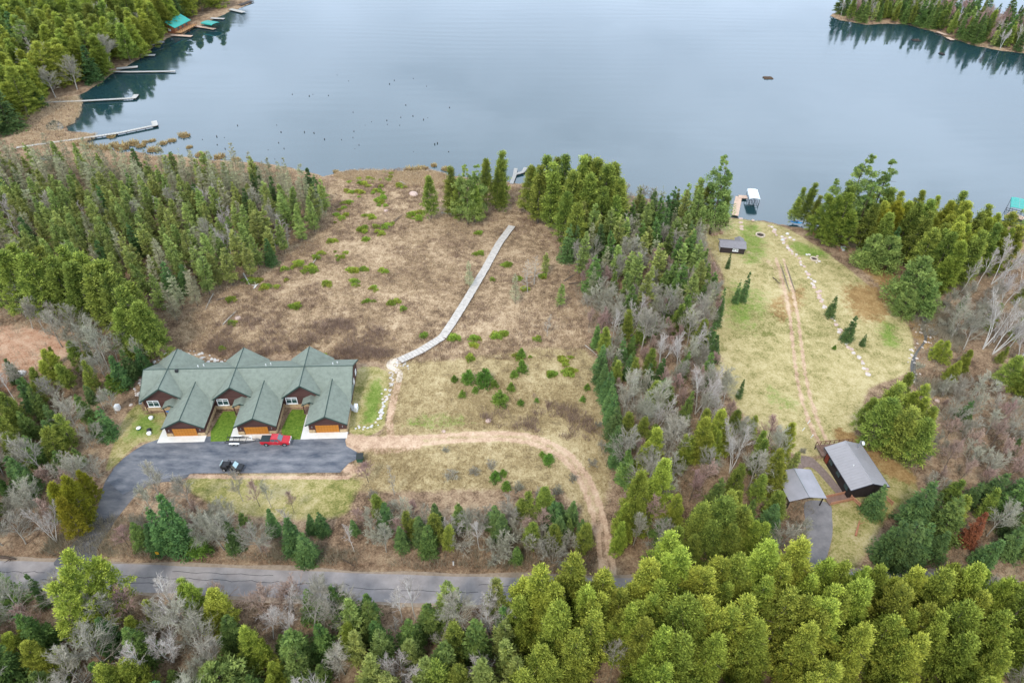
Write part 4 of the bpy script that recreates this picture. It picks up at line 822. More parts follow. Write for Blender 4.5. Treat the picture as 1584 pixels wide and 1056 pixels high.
for u in range(3):
    ox = -SP * (2 - u); gx_ = ox - 9.65                                     # gable ridge of this unit
    lw = 4.85 if u == 0 else 4.5
    # cross gable
    MB().prism([(gx_ - lw + .5, 0), (gx_ + 4.3, 0), (gx_ + 4.3, 3.1), (gx_, RZ - .32), (gx_ - lw + .5, 3.1)], 'y', 7.42, 18.6).build('gable_wall', M_log, b)
    g = MB(); roof_slabs(g, gx_ - lw, gx_ + 4.8, gx_, 2.95, RZ + .07, 6.85, 19.3); g.build('gable_roof', M_shing, b)
    ridge_cap(b, (gx_, 6.85, RZ + .1), (gx_, 19.3, RZ + .1), M_trim)
    fa = MB(); dx = 4.8; an = math.atan((RZ + .07 - 2.95) / dx)
    for sx, ww in ((-1, lw), (1, dx)):
        a2 = math.atan((RZ + .07 - 2.95) / ww); fa.box((gx_ + sx * ww / 2, 6.83, (RZ + 2.95) / 2 - .08), (math.hypot(ww, RZ - 2.88), .06, .3), rot=Matrix.Rotation(sx * a2, 3, 'Y'))
    fa.build('fascia', M_trim, b)
    MB().box((gx_ - .1, 7.36, .42), (7.9, .16, .84)).build('stone_base', M_stone, b)
    window(b, gx_ - 2.45, 7.38, 2.0, 2.2, 1.6)
    # garage wing
    MB().prism([(ox - 7.45, 0), (ox, 0), (ox, 2.75), (ox - 3.72, 4.72), (ox - 7.45, 2.75)], 'y', .02, 9.5).build('garage_wall', M_log, b)
    g = MB(); roof_slabs(g, ox - 7.95, ox + .42, ox - 3.72, 2.6, 4.98, -.5, 11.0, .17); g.build('garage_roof', M_shing, b)
    ridge_cap(b, (ox - 3.72, -.5, 5.01), (ox - 3.72, 10.6, 5.01), M_trim)
    fa = MB()
    for sx, ww in ((-1, 4.23), (1, 4.14)):
        fa.box((ox - 3.72 + sx * ww / 2, -.53, 3.72), (math.hypot(ww, 2.38), .06, .3), rot=Matrix.Rotation(sx * math.atan(2.38 / ww), 3, 'Y'))
    fa.build('garage_fascia', M_trim, b)
    # eave of the main roof running down beside the garage
    MB().quadslab([(ox - 3.4, 4.9, 2.62), (ox + .40, 4.9, 2.62), (ox + .40, 7.3, 3.26), (ox - 3.4, 7.3, 3.26)], .12).build('roof_apron', M_shing, b)
    st = MB(); st.box((ox - 6.8, -.03, .42), (1.38, .14, .84)); st.build('stone_base', M_stone, b); MB().box((ox - .72, -.03, .42), (1.56, .14, .84)).build('stone_base', M_stone, b)
    MB().box((ox + .04, 3.8, .42), (.12, 7.4, .84)).build('stone_base', M_stone, b)
    d = MB().box((ox - 3.8, -.02, 1.08), (4.6, .1, 2.16)).build('garage_door', M_door, b)
    gr = MB()
    for k in range(1, 4): gr.box((ox - 3.8, -.072, .54 * k), (4.58, .012, .035))
    for k in range(1, 8): gr.box((ox - 6.1 + .575 * k, -.074, 1.08), (.03, .012, 2.12))
    gr.build('panel_groove', M_groove, d)
    MB().box((ox - 3.8, -.05, 2.24), (4.9, .1, .14)).box((ox - 6.18, -.05, 1.1), (.14, .1, 2.2)).box((ox - 1.42, -.05, 1.1), (.14, .1, 2.2)).build('door_frame', M_log, b)
    for lx in (-6.75, -.7):
        la = MB().box((ox + lx, -.1, 1.75), (.16, .16, .34)).build('lantern', M_grey, b)
    # porch
    px_ = gx_ + 1.75
    g = MB(); roof_slabs(g, px_ - 1.75, px_ + 1.75, px_, 2.55, 3.45, 5.2, 7.6, .1); g.build('porch_roof', M_shing, b)
    MB().box((px_ - .88, 5.18, 2.96), (1.97, .05, .2), rot=Matrix.Rotation(-math.atan(.9 / 1.75), 3, 'Y')).box((px_ + .88, 5.18, 2.96), (1.97, .05, .2), rot=Matrix.Rotation(math.atan(.9 / 1.75), 3, 'Y')).build('porch_fascia', M_trim, b)
    for sx in (-1.45, .35): MB().tube((px_ + sx, 5.4, 0), (px_ + sx, 5.4, 2.75), .11, n=8).build('porch_post', M_log, b)
    MB().box((px_ - .3, 6.3, .09), (2.6, 2.3, .18)).build('porch_deck', M_deck, b)
    fd = MB().box((px_ - .2, 7.38, 1.15), (1.0, .1, 2.1)).build('front_door', M_red, b); MB().box((px_ + .2, 7.3, 1.1), (.06, .08, .2)).build('handle', M_grey, fd)
    MB().box((px_ - .95, 7.39, 1.2), (.35, .06, 1.7)).build('sidelight', M_glass, b)
    # roof vents
    for vx, vy in ((2.6, 14.2), (3.4, 15.0)):
        MB().tube((gx_ + vx + 3, vy, RZ - (vy - RY) * sl - .05), (gx_ + vx + 3, vy, RZ - (vy - RY) * sl + .5), .1, n=7).build('vent_pipe', M_white, b)
MB().box((XL + 6.9, 12.2, 6.55), (.5, .45, .6)).build('chimney_cap', M_vent, b)
for yy, zz_, rr in ((4.9, 2.2, .55), (5.0, 1.3, .4)):
    MB().tube((.5, yy, zz_), (.62, yy, zz_ + .08), rr, n=14).build('satellite_dish', M_grey, b)
MB().tube((XL + .3, 7.3, 2.6), (XL - .1, 7.1, 2.75), .5, n=14).build('satellite_dish', M_grey, b)
for k in range(3): window(b, -.02, 0, 0, .01, .01) if False else MB().box((.0, 10 + 3 * k, 1.7), (.1, 1.1, 1.2)).build('side_window', M_white, b)


def loc(x, y, z=0): return BO + Matrix.Rotation(BA, 3, 'Z') @ Vector((x, y, z))


for u in range(3):
    ox = -SP * (2 - u)
    pl = [(ox - 9.0, -1.75), (ox + .15, -1.75), (ox + .15, -.02), (ox - 7.47, -.02), (ox - 7.47, 5.3), (ox - 8.9, 5.3), (ox - 9.0, 4.0)]
    sheet('concrete_apron', [loc(*q).xy for q in pl], G + .075, M_conc)
M_lawn = mat('lush_lawn', (.05, .11, .012), .95, .1, col2=(.17, .24, .035), vscale=2.2, bump=.5, bscale=8)
for u in (1, 2):
    ox = -SP * (2 - u)
    sheet('lawn', [loc(*q).xy for q in [(ox - 12.6, -1.75), (ox - 9.05, -1.75), (ox - 9.05, 5.0), (ox - 9.6, 6.5), (ox - 12.2, 6.6), (ox - 12.7, 5), (ox - 13.3, 1)]], G + .07, M_lawn)

# ---- house with the grey metal roof
M_seam = mat('grey_metal_roof', (.3, .285, .29), .5, .4, .2, var=.06, vscale=.6)
M_darkw = mat('dark_brown_siding', (.028, .021, .02), .8, .2, var=.3, vscale=1.5, stretch=(4, 4, .3))
e0, e1, e2, e3 = at(1275.8, 691.3, 3.7), at(1315.9, 758.5, 3.7), at(1376.1, 752.8, 3.7), at(1332.6, 686.5, 3.7)
hx = ((e2 - e1) + (e3 - e0)).normalized(); ha = math.atan2(hx.y, hx.x); hc = (e0 + e1 + e2 + e3) / 4; hc.z = G
hw, hl = ((e2 - e1).length + (e3 - e0).length) / 4, ((e1 - e0).length + (e2 - e3).length) / 4
h = thing('metal_roof_house', 'dark brown house with grey standing seam metal roof and rear deck', 'house', hc, ha)
MB().prism([(-hw + .5, 0), (hw - .5, 0), (hw - .5, 3.15), (0, 4.35), (-hw + .5, 3.15)], 'y', -hl + .6, hl - .6).build('wall', M_darkw, h)
g = MB(); roof_slabs(g, -hw, hw, 0, 3.2, 4.65, -hl, hl, .12); rf = g.build('roof', M_seam, h)
se = MB()
for k in range(1, int(hl * 2 / .6)):
    y = -hl + .6 * k
    for sx in (-1, 1): se.box((sx * hw / 2, y, 3.925 + .025), (math.hypot(hw, 1.45), .03, .03), rot=Matrix.Rotation(sx * math.atan(1.45 / hw), 3, 'Y'))
se.build('roof_seam', M_seam, rf)
MB().tube((0, -hl, 4.66), (0, hl, 4.66), .09, n=6).build('ridge_cap', M_seam, h)
fa = MB()
for sx in (-1, 1): fa.box((sx * hw / 2, -hl - .02, 3.82), (math.hypot(hw, 1.45), .05, .24), rot=Matrix.Rotation(sx * math.atan(1.45 / hw), 3, 'Y')).box((sx * (hw + .02), 0, 3.1), (.05, 2 * hl, .2))
fa.build('fascia', mat('dark_trim', (.03, .03, .045), .5, .4), h)
for vx, vy in ((2.2, hl - 1.3), (2.9, hl - .6)): MB().tube((vx, vy, 3.6), (vx, vy, 4.9), .12, n=8).build('vent_pipe', M_grey, h)
MB().tube((hw - .2, hl - .5, 4.0), (hw - .1, hl - .6, 4.12), .42, n=14).build('satellite_dish', M_white, h)
MB().box((-1.2, -.5, 4.3), (.14, .14, .3)).build('vent_pipe', M_white, h)
for y in (-3.4, -.3, 2.6): MB().box((-hw + .46, y, 1.9), (.1, 1.2, 1.1)).build('window', M_glass, h)
MB().box((-hw + .45, 3.9, 1.3), (.1, 1.0, 2.1)).build('front_door', M_red, h)
dk = MB().box((0, hl + 1.0, 1.0), (2 * hw, 2.9, .18)).build('deck', M_deck, h); rl = MB()
for x in np.linspace(-hw, hw, 9): rl.box((x, hl + 2.4, 1.55), (.09, .09, 1.1))
rl.box((0, hl + 2.4, 2.1), (2 * hw + .1, .11, .09)).box((0, hl + 2.4, 1.6), (2 * hw, .05, .05)).box((-hw, hl + 1.2, 2.1), (.1, 2.5, .09)); rl.build('railing', mat('reddish_rail', (.16, .08, .05), .8, .2, var=.2), h)
for x in (-hw + .1, 0, hw - .1): MB().box((x, hl + 2.3, .45), (.16, .16, .92)).build('post', M_darkw, h)
# carport
c0, c1, c2, c3 = at(1228, 726, 3.9), at(1252, 766, 3.9), at(1256.8, 726.3, 3.2), at(1282.4, 775.9, 3.2)
cy = (c0 - c1 + c2 - c3).normalized(); ca = math.atan2(cy.y, cy.x) - PI / 2; cc = (c0 + c1) / 2; cc.z = G; cl_ = ((c0 - c1).length + (c2 - c3).length) / 4; cw = 3.6
c = thing('carport', 'open grey-roofed carport at the end of the right drive', 'carport', cc, ca)
g = MB(); roof_slabs(g, -cw, cw, 0, 2.6, 3.4, -cl_, cl_, .12); g.build('roof', mat('weathered_metal', (.27, .26, .27), .55, .4, .3, col2=(.36, .34, .36), vscale=.4), c); MB().tube((0, -cl_, 3.41), (0, cl_, 3.41), .08, n=6).build('ridge_cap', M_grey, c)
for sx in (-1, 1):
    for y in (-cl_ + .4, 0, cl_ - .4): MB().box((sx * (cw - .4), y, 1.3), (.18, .18, 2.6)).build('post', M_darkw, c)
MB().box((0, cl_ - .3, 1.4), (2 * cw - .9, .12, 2.5)).build('back_wall', mat('brown_boards', (.16, .09, .06), .85, .2, var=.3, stretch=(4, 4, .3)), c)
MB().prism([(-cw + .3, 2.66), (cw - .3, 2.66), (0, 3.26)], 'y', -cl_ + .25, -cl_ + .35).build('gable_board', M_darkw, c)
# wooden walkway between carport and house
w0, w1, w2 = at(1281, 776), at(1313, 769), at(1322, 762); wk = thing('wooden_ramp', 'reddish wooden ramp with side boards between carport and house', 'ramp', w0, 0); M_ramp = mat('ramp_boards', (.22, .14, .11), .85, .2, var=.2); M_rail2 = mat('tan_rail', (.4, .2, .12), .8, .2, var=.2)
d_ = (w1 - w0); an = math.atan2(d_.y, d_.x); Ln = d_.length
MB().box((d_.x / 2, d_.y / 2, .2), (Ln + .6, 1.6, .14), rz=an).build('deck', M_ramp, wk)
for sgn in (-1, 1):
    n_ = Vector((-d_.y, d_.x)).normalized() * .82 * sgn; MB().box((d_.x / 2 + n_.x, d_.y / 2 + n_.y, .55), (Ln + .5, .08, .75), rz=an).build('side_board', M_rail2, wk)
for px, py, lab in ((1322, 777, 'wooden gate panel at the ramp foot in front of the right house'), (1372, 775, 'wooden rail panel behind the single spruce at the right house')):
    q = at(px, py); f = thing('wooden_railing', lab, 'railing', q, math.radians(-60))
    for z in (.35, .85): MB().box((0, 0, z), (2.2, .08, .3)).build('rail', M_rail2, f)
    for x in (-1.05, 1.05): MB().box((x, 0, .55), (.13, .13, 1.1)).build('post', M_rail2, f)

# ---- garden shed
s0 = at(1133, 392); sh = thing('garden_shed', 'small dark shed with grey roof on the right lawn near the lake', 'shed', s0 + Vector((0, 1.9, 0)), math.radians(-6))
MB().prism([(-1.9, 0), (1.9, 0), (1.9, 2.0), (0, 2.75), (-1.9, 2.0)], 'x', -3.3, 3.3).build('wall', mat('shed_siding', (.035, .026, .024), .8, .2, var=.3, stretch=(.3, 4, 4)), sh)
M_shr = mat('shed_shingles', (.2, .19, .2), .85, .2, var=.12, vscale=2)
MB().quadslab([(-3.75, -2.25, 1.92), (3.6, -2.25, 1.92), (3.6, 0, 2.88), (-3.75, 0, 2.88)], .1).quadslab([(-3.75, 0, 2.88), (3.6, 0, 2.88), (3.6, 2.25, 1.92), (-3.75, 2.25, 1.92)], .1).build('roof', M_shr, sh)
g = MB(); roof_slabs(g, .9, 3.5, 2.2, 1.95, 2.6, .3, 3.4, .1); g.build('porch_roof', M_shr, sh)
for x in (1.2, 3.2): MB().box((x, 3.2, .95), (.12, .12, 1.9)).build('post', M_darkw, sh)
for x in (.35, 1.15): window(sh, x, -1.9, 1.2, .6, .6, n=1)
MB().box((-3.33, -.1, 1.0), (.1, 2.4, 1.7)).build('door', M_white, sh); MB().box((-3.36, .1, 1.2), (.1, .7, .9)).build('window', M_glass, sh)

# ---- lakeside cabin, upper left
ce0, ce1 = at(270, 42.6, 3.6), at(295, 30.1, 3.6); ca_ = math.atan2((ce1 - ce0).y, (ce1 - ce0).x); cL = (ce1 - ce0).length
cb = thing('lake_cabin', 'reddish brown cabin with a bright teal roof on the far left shore', 'cabin', ((ce0 + ce1) / 2).xy.to_3d() + Vector((0, 0, .4)) + Matrix.Rotation(ca_, 3, 'Z') @ Vector((0, 5.0, 0)), ca_)
M_cab = mat('cabin_logs', (.2, .075, .035), .8, .2, var=.3, vscale=1.5, stretch=(.2, .2, 3))
MB().prism([(-4.4, 0), (4.4, 0), (4.4, 3.0), (0, 5.1), (-4.4, 3.0)], 'x', -cL / 2 + .5, cL / 2 - .5).build('wall', M_cab, cb)
M_teal = mat('teal_metal', (.01, .27, .22), .5, .4)
MB().quadslab([(-cL / 2, -5, 2.85), (cL / 2, -5, 2.85), (cL / 2, 0, 5.35), (-cL / 2, 0, 5.35)], .14).quadslab([(-cL / 2, 0, 5.35), (cL / 2, 0, 5.35), (cL / 2, 5, 2.85), (-cL / 2, 5, 2.85)], .14).build('roof', M_teal, cb)
for x in (-3.5, 0, 3.5): MB().box((x, -4.42, 1.8), (1.6, .08, 1.1)).build('window', M_glass, cb)
MB().box((0, -6.2, .9), (cL, 3.2, .16)).build('deck', mat('orange_deck', (.36, .2, .09), .8, .2, var=.2), cb)
r_ = MB()
for x in np.linspace(-cL / 2, cL / 2, 10): r_.box((x, -7.7, 1.45), (.1, .1, 1.0))
r_.box((0, -7.7, 1.95), (cL, .12, .1)); r_.build('railing', M_cab, cb)
MB().box((-cL / 2 + .46, -1.5, 1.7), (.1, 1.3, 1.2)).box((-cL / 2 + .46, 1.8, 1.7), (.1, 1.3, 1.2)).build('gable_window', M_white, cb)
for x in (-cL / 2 + .6, 0, cL / 2 - .6): MB().box((x, -7.5, .2), (.2, .2, 1.3)).build('post', M_cab, cb)

# ---------------------------------------------------------------- docks, boardwalk
M_dock = mat('pale_planks', (.38, .365, .335), .85, .2, var=.15, vscale=.8, stretch=(1, 1, 1))
M_dockg = mat('grey_planks_shore', (.3, .29, .27), .85, .2, var=.2)
M_dockt = mat('tan_planks', (.5, .36, .27), .85, .2, var=.15, vscale=.8)
M_post = mat('wet_post', (.06, .05, .045), .8, .2)


def dock(name, px, w, m, label, cat='dock', z=.62, group=None, plank=.9, zz=None):
    P = [at(x, y, z) for x, y in px]; d = thing(name, label, cat, (P[0].x, P[0].y, 0), 0, group); o = P[0].copy(); o.z = 0; D, S = MB(), MB()
    for p, q in zip(P[:-1], P[1:]):
        v = q - p; L = v.length; a = math.atan2(v.y, v.x); n = max(1, int(L / plank)); e = (v.normalized() * (w / 2 if q is not P[-1] else 0)); t = v.normalized()
        for k in range(n):
            c_ = p + t * (L * (k + .5) / n) - o; D.box((c_.x, c_.y, z - .06 + RNG.normal(0, .008)), (L / n - .06, w * RNG.uniform(.97, 1.03), .09), rz=a)
        for s_ in (-1, 1):
            nn = Vector((-t.y, t.x, 0)) * (w / 2 - .1) * s_; c_ = p + v / 2 - o + nn; S.box((c_.x, c_.y, z - .2), (L, .1, .18), rz=a)
            for k in range(int(L / 3.2) + 1):
                c_ = p + t * min(L, k * 3.2) - o + nn; S.tube((c_.x, c_.y, -1.2 if z < 1 else .3), (c_.x, c_.y, z - .1), .07, n=6)
    D.build('deck', m, d); S.build('frame', M_post, d); return d


dock('boardwalk', [(618, 557), (652, 541), (684, 521), (700, 498), (722, 463), (750, 416), (772, 376), (792, 349)], 2.0, mat('grey_boards', (.34, .31, .28), .9, .1, col2=(.52, .48, .43), vscale=1.1), 'long weathered grey boardwalk crossing the bog towards the lake', 'boardwalk', z=.95, plank=.75)
dock('dock', [(25, 228), (110, 216), (180, 206), (243, 193)], 1.25, M_dock, 'longest pale dock with a short end piece, nearest on the left shore', z=.7)
dock('dock', [(240, 194), (238, 187)], 1.9, M_dock, 'small platform at the tip of the longest left dock', z=.74)
dock('dock', [(72, 158), (125, 156), (207, 151.5)], 1.25, M_dock, 'pale straight dock with a bent tip, second from the near left shore', z=.7)
dock('dock', [(206, 152), (211, 146)], 1.9, M_dock, 'bent tip platform of the second left dock', z=.74)
dock('dock', [(172, 110.5), (200, 111), (271, 110)], 1.25, M_dock, 'long thin white dock at the mouth of the left bay')
dock('dock', [(180, 106), (213, 103)], 2.2, M_dock, 'short dock just behind the long thin white dock'); dock('dock', [(216, 86), (240, 85)], 2.2, M_dock, 'short dock below the boat lifts of the left shore')
dock('dock', [(265, 54), (297, 56)], 2.2, M_dockt, 'narrow dock in front of the teal-roofed cabin'); dock('dock', [(294, 39), (322, 43), (332, 45)], 2.2, M_dockt, 'tan dock leading to the teal-roofed boat lift')
dock('dock', [(326, 28), (347, 29)], 2.0, M_dock, 'short dock beyond the cabin lawn'); dock('dock', [(356, 14), (377, 19)], 2.6, M_dock, 'grey dock near the top of the left shore'); dock('dock', [(370, 8), (390, 1)], 2.6, M_post, 'dark dock at the top edge of the left shore')
dock('dock', [(228, 70), (252, 64)], 3.2, mat('grey_planks', (.32, .31, .31), .85, .2, var=.2), 'grey dock beside the boat lifts left of the cabin')
dock('dock', [(1137, 333), (1140, 318), (1143, 304), (1156, 304.5)], 2.0, M_dockt, 'L-shaped tan dock below the tall pine on the right')
dock('dock', [(791, 284), (796, 271), (798, 260)], 1.2, M_dockg, 'left arm of the dock behind the clearing lakefront'); dock('dock', [(797, 269), (809, 266), (813, 259)], 1.2, M_dockg, 'right arm of the dock behind the clearing lakefront')
dock('dock', [(1450, 49), (1464, 54)], 2.2, M_dockt, 'short tan dock on the wooded island'); dock('dock', [(1466, 58), (1474, 62)], 2.2, M_dockt, 'second short tan dock on the wooded island')


def boat_lift(px, py, w, l, m, label, rz=0.0, top=2.9):
    p = at(px, py, 0); b_ = thing('boat_lift', label, 'boat lift', (p.x, p.y, 0), rz); n = 7
    prof = [(-w / 2, top - .55), (-w / 2 + .1, top - .2), (-w / 4, top - .03), (0, top), (w / 4, top - .03), (w / 2 - .1, top - .2), (w / 2, top - .55)]
    inner = [(x * .97, z - .08) for x, z in prof[::-1]]
    cn = MB().prism(prof + inner, 'y', -l / 2, l / 2).build('canopy', m, b_)
    rb = MB()
    for y in (-l / 4, 0, l / 4): rb.box((0, y, top + .005), (w * .7, .06, .03))
    rb.box((0, 0, top + .012), (.06, l, .03)).build('canopy_rib', M_grey, cn)
    for sx in (-1, 1):
        for y in (-l / 2 + .3, l / 2 - .3): MB().tube((sx * (w / 2 - .15), y, -1.5), (sx * (w / 2 - .15), y, top - .4), .06, n=6).build('post', M_black, b_)
    fr = MB()
    for y in (-l / 2 + .3, l / 2 - .3): fr.box((0, y, .35), (w - .3, .1, .12))
    for sx in (-1, 1): fr.box((sx * (w / 2 - .15), 0, .5), (.1, l - .4, .12)); fr.box((sx * .5, 0, .65), (.15, l - .8, .1))
    fr.build('cradle', M_black, b_); return b_


boat_lift(1163, 312, 3.3, 6.4, mat('pale_canopy', (.55, .6, .62), .5, .4, var=.12, vscale=2), 'white-canopied boat lift beside the L-shaped dock', math.radians(-6))
boat_lift(327, 44, 5.2, 7, M_teal, 'pale teal-topped boat lift at the cabin dock', math.radians(65))
boat_lift(1567, 333, 4.5, 7.5, M_teal, 'teal-topped boat lift at the right edge of the frame', math.radians(-30), 4.2)
dock('dock', [(1584, 338), (1560, 329)], 2.6, M_dockt, 'tan dock under the teal-topped lift at the right edge')
boat_lift(240, 69, 3.2, 6, M_grey, 'grey open boat lift left of the cabin', math.radians(70), 1.8); boat_lift(231, 73, 3.2, 6, M_grey, 'grey boat lift next to the short dock on the left shore', math.radians(70), 1.6)

# ---------------------------------------------------------------- pickup, trailer, buggy, bin
M_carred = mat('red_car_paint', (.42, .012, .022), .25, .5, coat=.6); M_tyre = mat('tyre_rubber', (.015, .015, .015), .85, .2); M_rim = mat('alloy_rim', (.55, .55, .56), .35, .5, .7); M_chrome = mat('chrome', (.7, .7, .7), .2, .5, .9)
M_cglass = mat('car_glass', (.06, .09, .1), .05, .6); M_lamp = mat('lamp_lens', (.75, .75, .7), .15, .6); M_tail = mat('tail_lens', (.4, .01, .01), .2, .5)


def wheel(parent, x, y, z, r, w=.26):
    s_ = 1 if y > 0 else -1
    wh = MB().tube((x, y - w / 2, z), (x, y + w / 2, z), r, n=20).build('wheel', M_tyre, parent, bevel=0)
    MB().tube((x, y + s_ * w * .35, z), (x, y + s_ * (w / 2 + .012), z), r * .62, n=16).build('rim', M_rim, wh); MB().tube((x, y + s_ * w * .5, z), (x, y + s_ * (w / 2 + .03), z), r * .18, n=10).build('hub', M_grey, wh)


p = at(428, 684.5, G + .06); t = thing('pickup_truck', 'red crew cab pickup truck hitched to a trailer on the parking lot', 'truck', p, math.radians(2))
body = MB().prism([(-2.85, .5), (-2.2, .45), (2.3, .42), (2.8, .5), (2.87, .8), (2.8, 1.08), (1.25, 1.2), (-2.85, 1.2)], 'y', -.97, .97).build('body', M_carred, t, bevel=.07)
cab = MB().add([(-.95, -.93, 1.18), (1.3, -.93, 1.18), (1.3, .93, 1.18), (-.95, .93, 1.18), (-.78, -.74, 1.88), (.52, -.74, 1.88), (.52, .74, 1.88), (-.78, .74, 1.88)],
               [(3, 2, 1, 0), (4, 5, 6, 7), (0, 1, 5, 4), (1, 2, 6, 5), (2, 3, 7, 6), (3, 0, 4, 7)]).build('cab', M_carred, t, bevel=.06)
MB().add([(1.25, -.8, 1.26), (1.25, .8, 1.26), (.6, .66, 1.83), (.6, -.66, 1.83)], [(0, 1, 2, 3)]).add([(1.33, -.8, 1.26), (1.33, .8, 1.26), (.63, .66, 1.85), (.63, -.66, 1.85)], [(0, 1, 2, 3)]).build('windshield', M_cglass, t)
for s_ in (-1, 1):
    y = lambda z: s_ * (.93 - (z - 1.18) * .27 + .015)
    for xa, xb, xc, xd in ((-.83, .08, .08, -.72), (.16, 1.02, .5, .16)):
        MB().add([(xa, y(1.28), 1.28), (xb, y(1.28), 1.28), (xc, y(1.78), 1.78), (xd, y(1.78), 1.78)], [(0, 1, 2, 3)]).build('side_window', M_cglass, t)
    MB().box((1.02, s_ * 1.06, 1.3), (.18, .2, .16)).build('mirror', M_carred, t, bevel=.02)
    MB().box((2.84, s_ * .72, .95), (.08, .34, .2)).build('headlight', M_lamp, t); MB().box((-2.87, s_ * .84, .98), (.05, .14, .36)).build('taillight', M_tail, t)
    for x in (-.3, .62): MB().box((x, s_ * .985, 1.08), (.16, .03, .04)).build('door_handle', M_chrome, t)
    MB().box((0, s_ * .95, .4), (2.0, .12, .06)).build('running_board', M_chrome, t)
    for x in (-1.75, 1.85): wheel(t, x, s_ * .86, .39, .39)
MB().box((-1.9, 0, 1.23), (1.85, 1.72, .05)).build('bed_cover', mat('black_vinyl', (.03, .045, .05), .6, .3), t, bevel=.015)
MB().box((2.9, 0, .58), (.14, 1.86, .24)).build('front_bumper', M_chrome, t, bevel=.03); MB().box((2.87, 0, .92), (.06, 1.0, .26)).build('grille', M_chrome, t); MB().box((-2.92, 0, .56), (.14, 1.8, .2)).build('rear_bumper', M_chrome, t, bevel=.03)
MB().box((-.8, 0, 1.55), (.04, 1.3, .4)).build('rear_window', M_cglass, t)
for cx_ in (-1.75, 1.85):
    MB().tube((cx_, -.985, .44), (cx_, .985, .44), .46, n=20).build('wheel_arch', M_black, t)
p = at(371, 683, G + .06); t = thing('boat_trailer', 'empty boat trailer with white fenders behind the red pickup', 'trailer', p, math.radians(2)); f = MB()
for s_ in (-1, 1):
    f.tube((-2.6, s_ * .75, .5), (1.4, s_ * .75, .5), .06, n=6); f.tube((1.4, s_ * .75, .5), (3.3, s_ * .08, .5), .06, n=6)
    MB().box((-.7, s_ * .5, .72), (3.4, .18, .1)).build('bunk', mat('bunk_carpet', (.03, .03, .035), .95, .1), t)
    for x in (-1.15, -.3): wheel(t, x, s_ * 1.05, .33, .32, .2)
    MB().prism([(-1.75, .55), (-1.62, .68), (.2, .68), (.32, .55), (.28, .52), (-1.7, .52)], 'y', s_ * 1.05 - .15, s_ * 1.05 + .15).build('fender', M_white, t, bevel=.02)
    MB().tube((-2.5, s_ * .95, .5), (-2.5, s_ * .95, 1.3), .03, n=6).build('guide_post', M_black, t)
for x in (-2.5, -1.2, 0, 1.3): f.tube((x, -.75, .47), (x, .75, .47), .05, n=6)
f.tube((3.2, 0, .5), (5.4, 0, .5), .06, n=6); f.build('frame', M_black, t)
MB().box((2.5, 0, 1.0), (.14, .14, 1.0)).box((2.45, 0, 1.45), (.35, .3, .25)).build('winch_stand', M_white, t); MB().tube((4.4, .2, .1), (4.4, .2, 1.1), .06, n=8).build('jack', M_grey, t); MB().box((5.4, 0, .52), (.3, .16, .14)).build('coupler', M_grey, t); MB().box((3.6, 0, .66), (.7, .45, .25)).build('tool_box', M_grey, t)
p = at(361, 725, G + .06); t = thing('utility_buggy', 'black off-road utility buggy with pale windshield at the parking lot edge', 'buggy', p, math.radians(-6))
MB().prism([(-2.1, .45), (1.9, .42), (2.1, .6), (1.95, .92), (1.0, 1.02), (.9, .75), (-.7, .72), (-.75, 1.05), (-2.1, 1.05)], 'y', -.72, .72).build('body', mat('black_plastic', (.02, .021, .024), .45, .4), t, bevel=.04)
for s_ in (-1, 1):
    for x in (-1.4, 1.35): wheel(t, x, s_ * .78, .38, .38, .28)
cg = MB()
for s_ in (-1, 1): cg.tube((1.0, s_ * .66, 1.0), (.45, s_ * .62, 1.85), .04, n=6); cg.tube((.45, s_ * .62, 1.85), (-.75, s_ * .62, 1.85), .04, n=6); cg.tube((-.75, s_ * .62, 1.85), (-.85, s_ * .68, 1.0), .04, n=6)
for x in (.45, -.75): cg.tube((x, -.62, 1.85), (x, .62, 1.85), .04, n=6)
cg.build('roll_cage', M_black, t)
MB().add([(1.0, -.62, 1.05), (1.0, .62, 1.05), (.48, .58, 1.8), (.48, -.58, 1.8), (1.03, -.62, 1.05), (1.03, .62, 1.05), (.51, .58, 1.8), (.51, -.58, 1.8)], [(0, 1, 2, 3), (7, 6, 5, 4), (0, 4, 5, 1), (2, 6, 7, 3)]).build('windshield', mat('pale_screen', (.4, .55, .56), .15, .5), t)
MB().box((-1.45, 0, 1.12), (1.2, 1.36, .16)).build('cargo_box', M_black, t); MB().box((-.2, 0, .95), (.55, 1.2, .16)).box((-.5, 0, 1.3), (.16, 1.2, .6)).build('seat', M_black, t); MB().box((-2.05, 0, 1.25), (.08, 1.3, .5)).build('tailgate', mat('pale_plastic', (.4, .5, .5), .4, .4), t)
MB().tube((.62, .35, 1.1), (.5, .35, 1.2), .17, n=12).build('steering_wheel', M_black, t)
p = at(557.5, 713, G + .06); t = thing('rubbish_bin', 'dark green rubbish bin with black lid at the parking lot corner', 'bin', p, math.radians(5)); M_bin = mat('green_plastic', (.012, .09, .045), .5, .4)
MB().add([(-.5, -.5, .12), (.5, -.5, .12), (.5, .5, .12), (-.5, .5, .12), (-.62, -.62, 1.25), (.62, -.62, 1.25), (.62, .72, 1.45), (-.62, .72, 1.45)], [(3, 2, 1, 0), (4, 5, 6, 7), (0, 1, 5, 4), (1, 2, 6, 5), (2, 3, 7, 6), (3, 0, 4, 7)]).build('body', M_bin, t, bevel=.02)
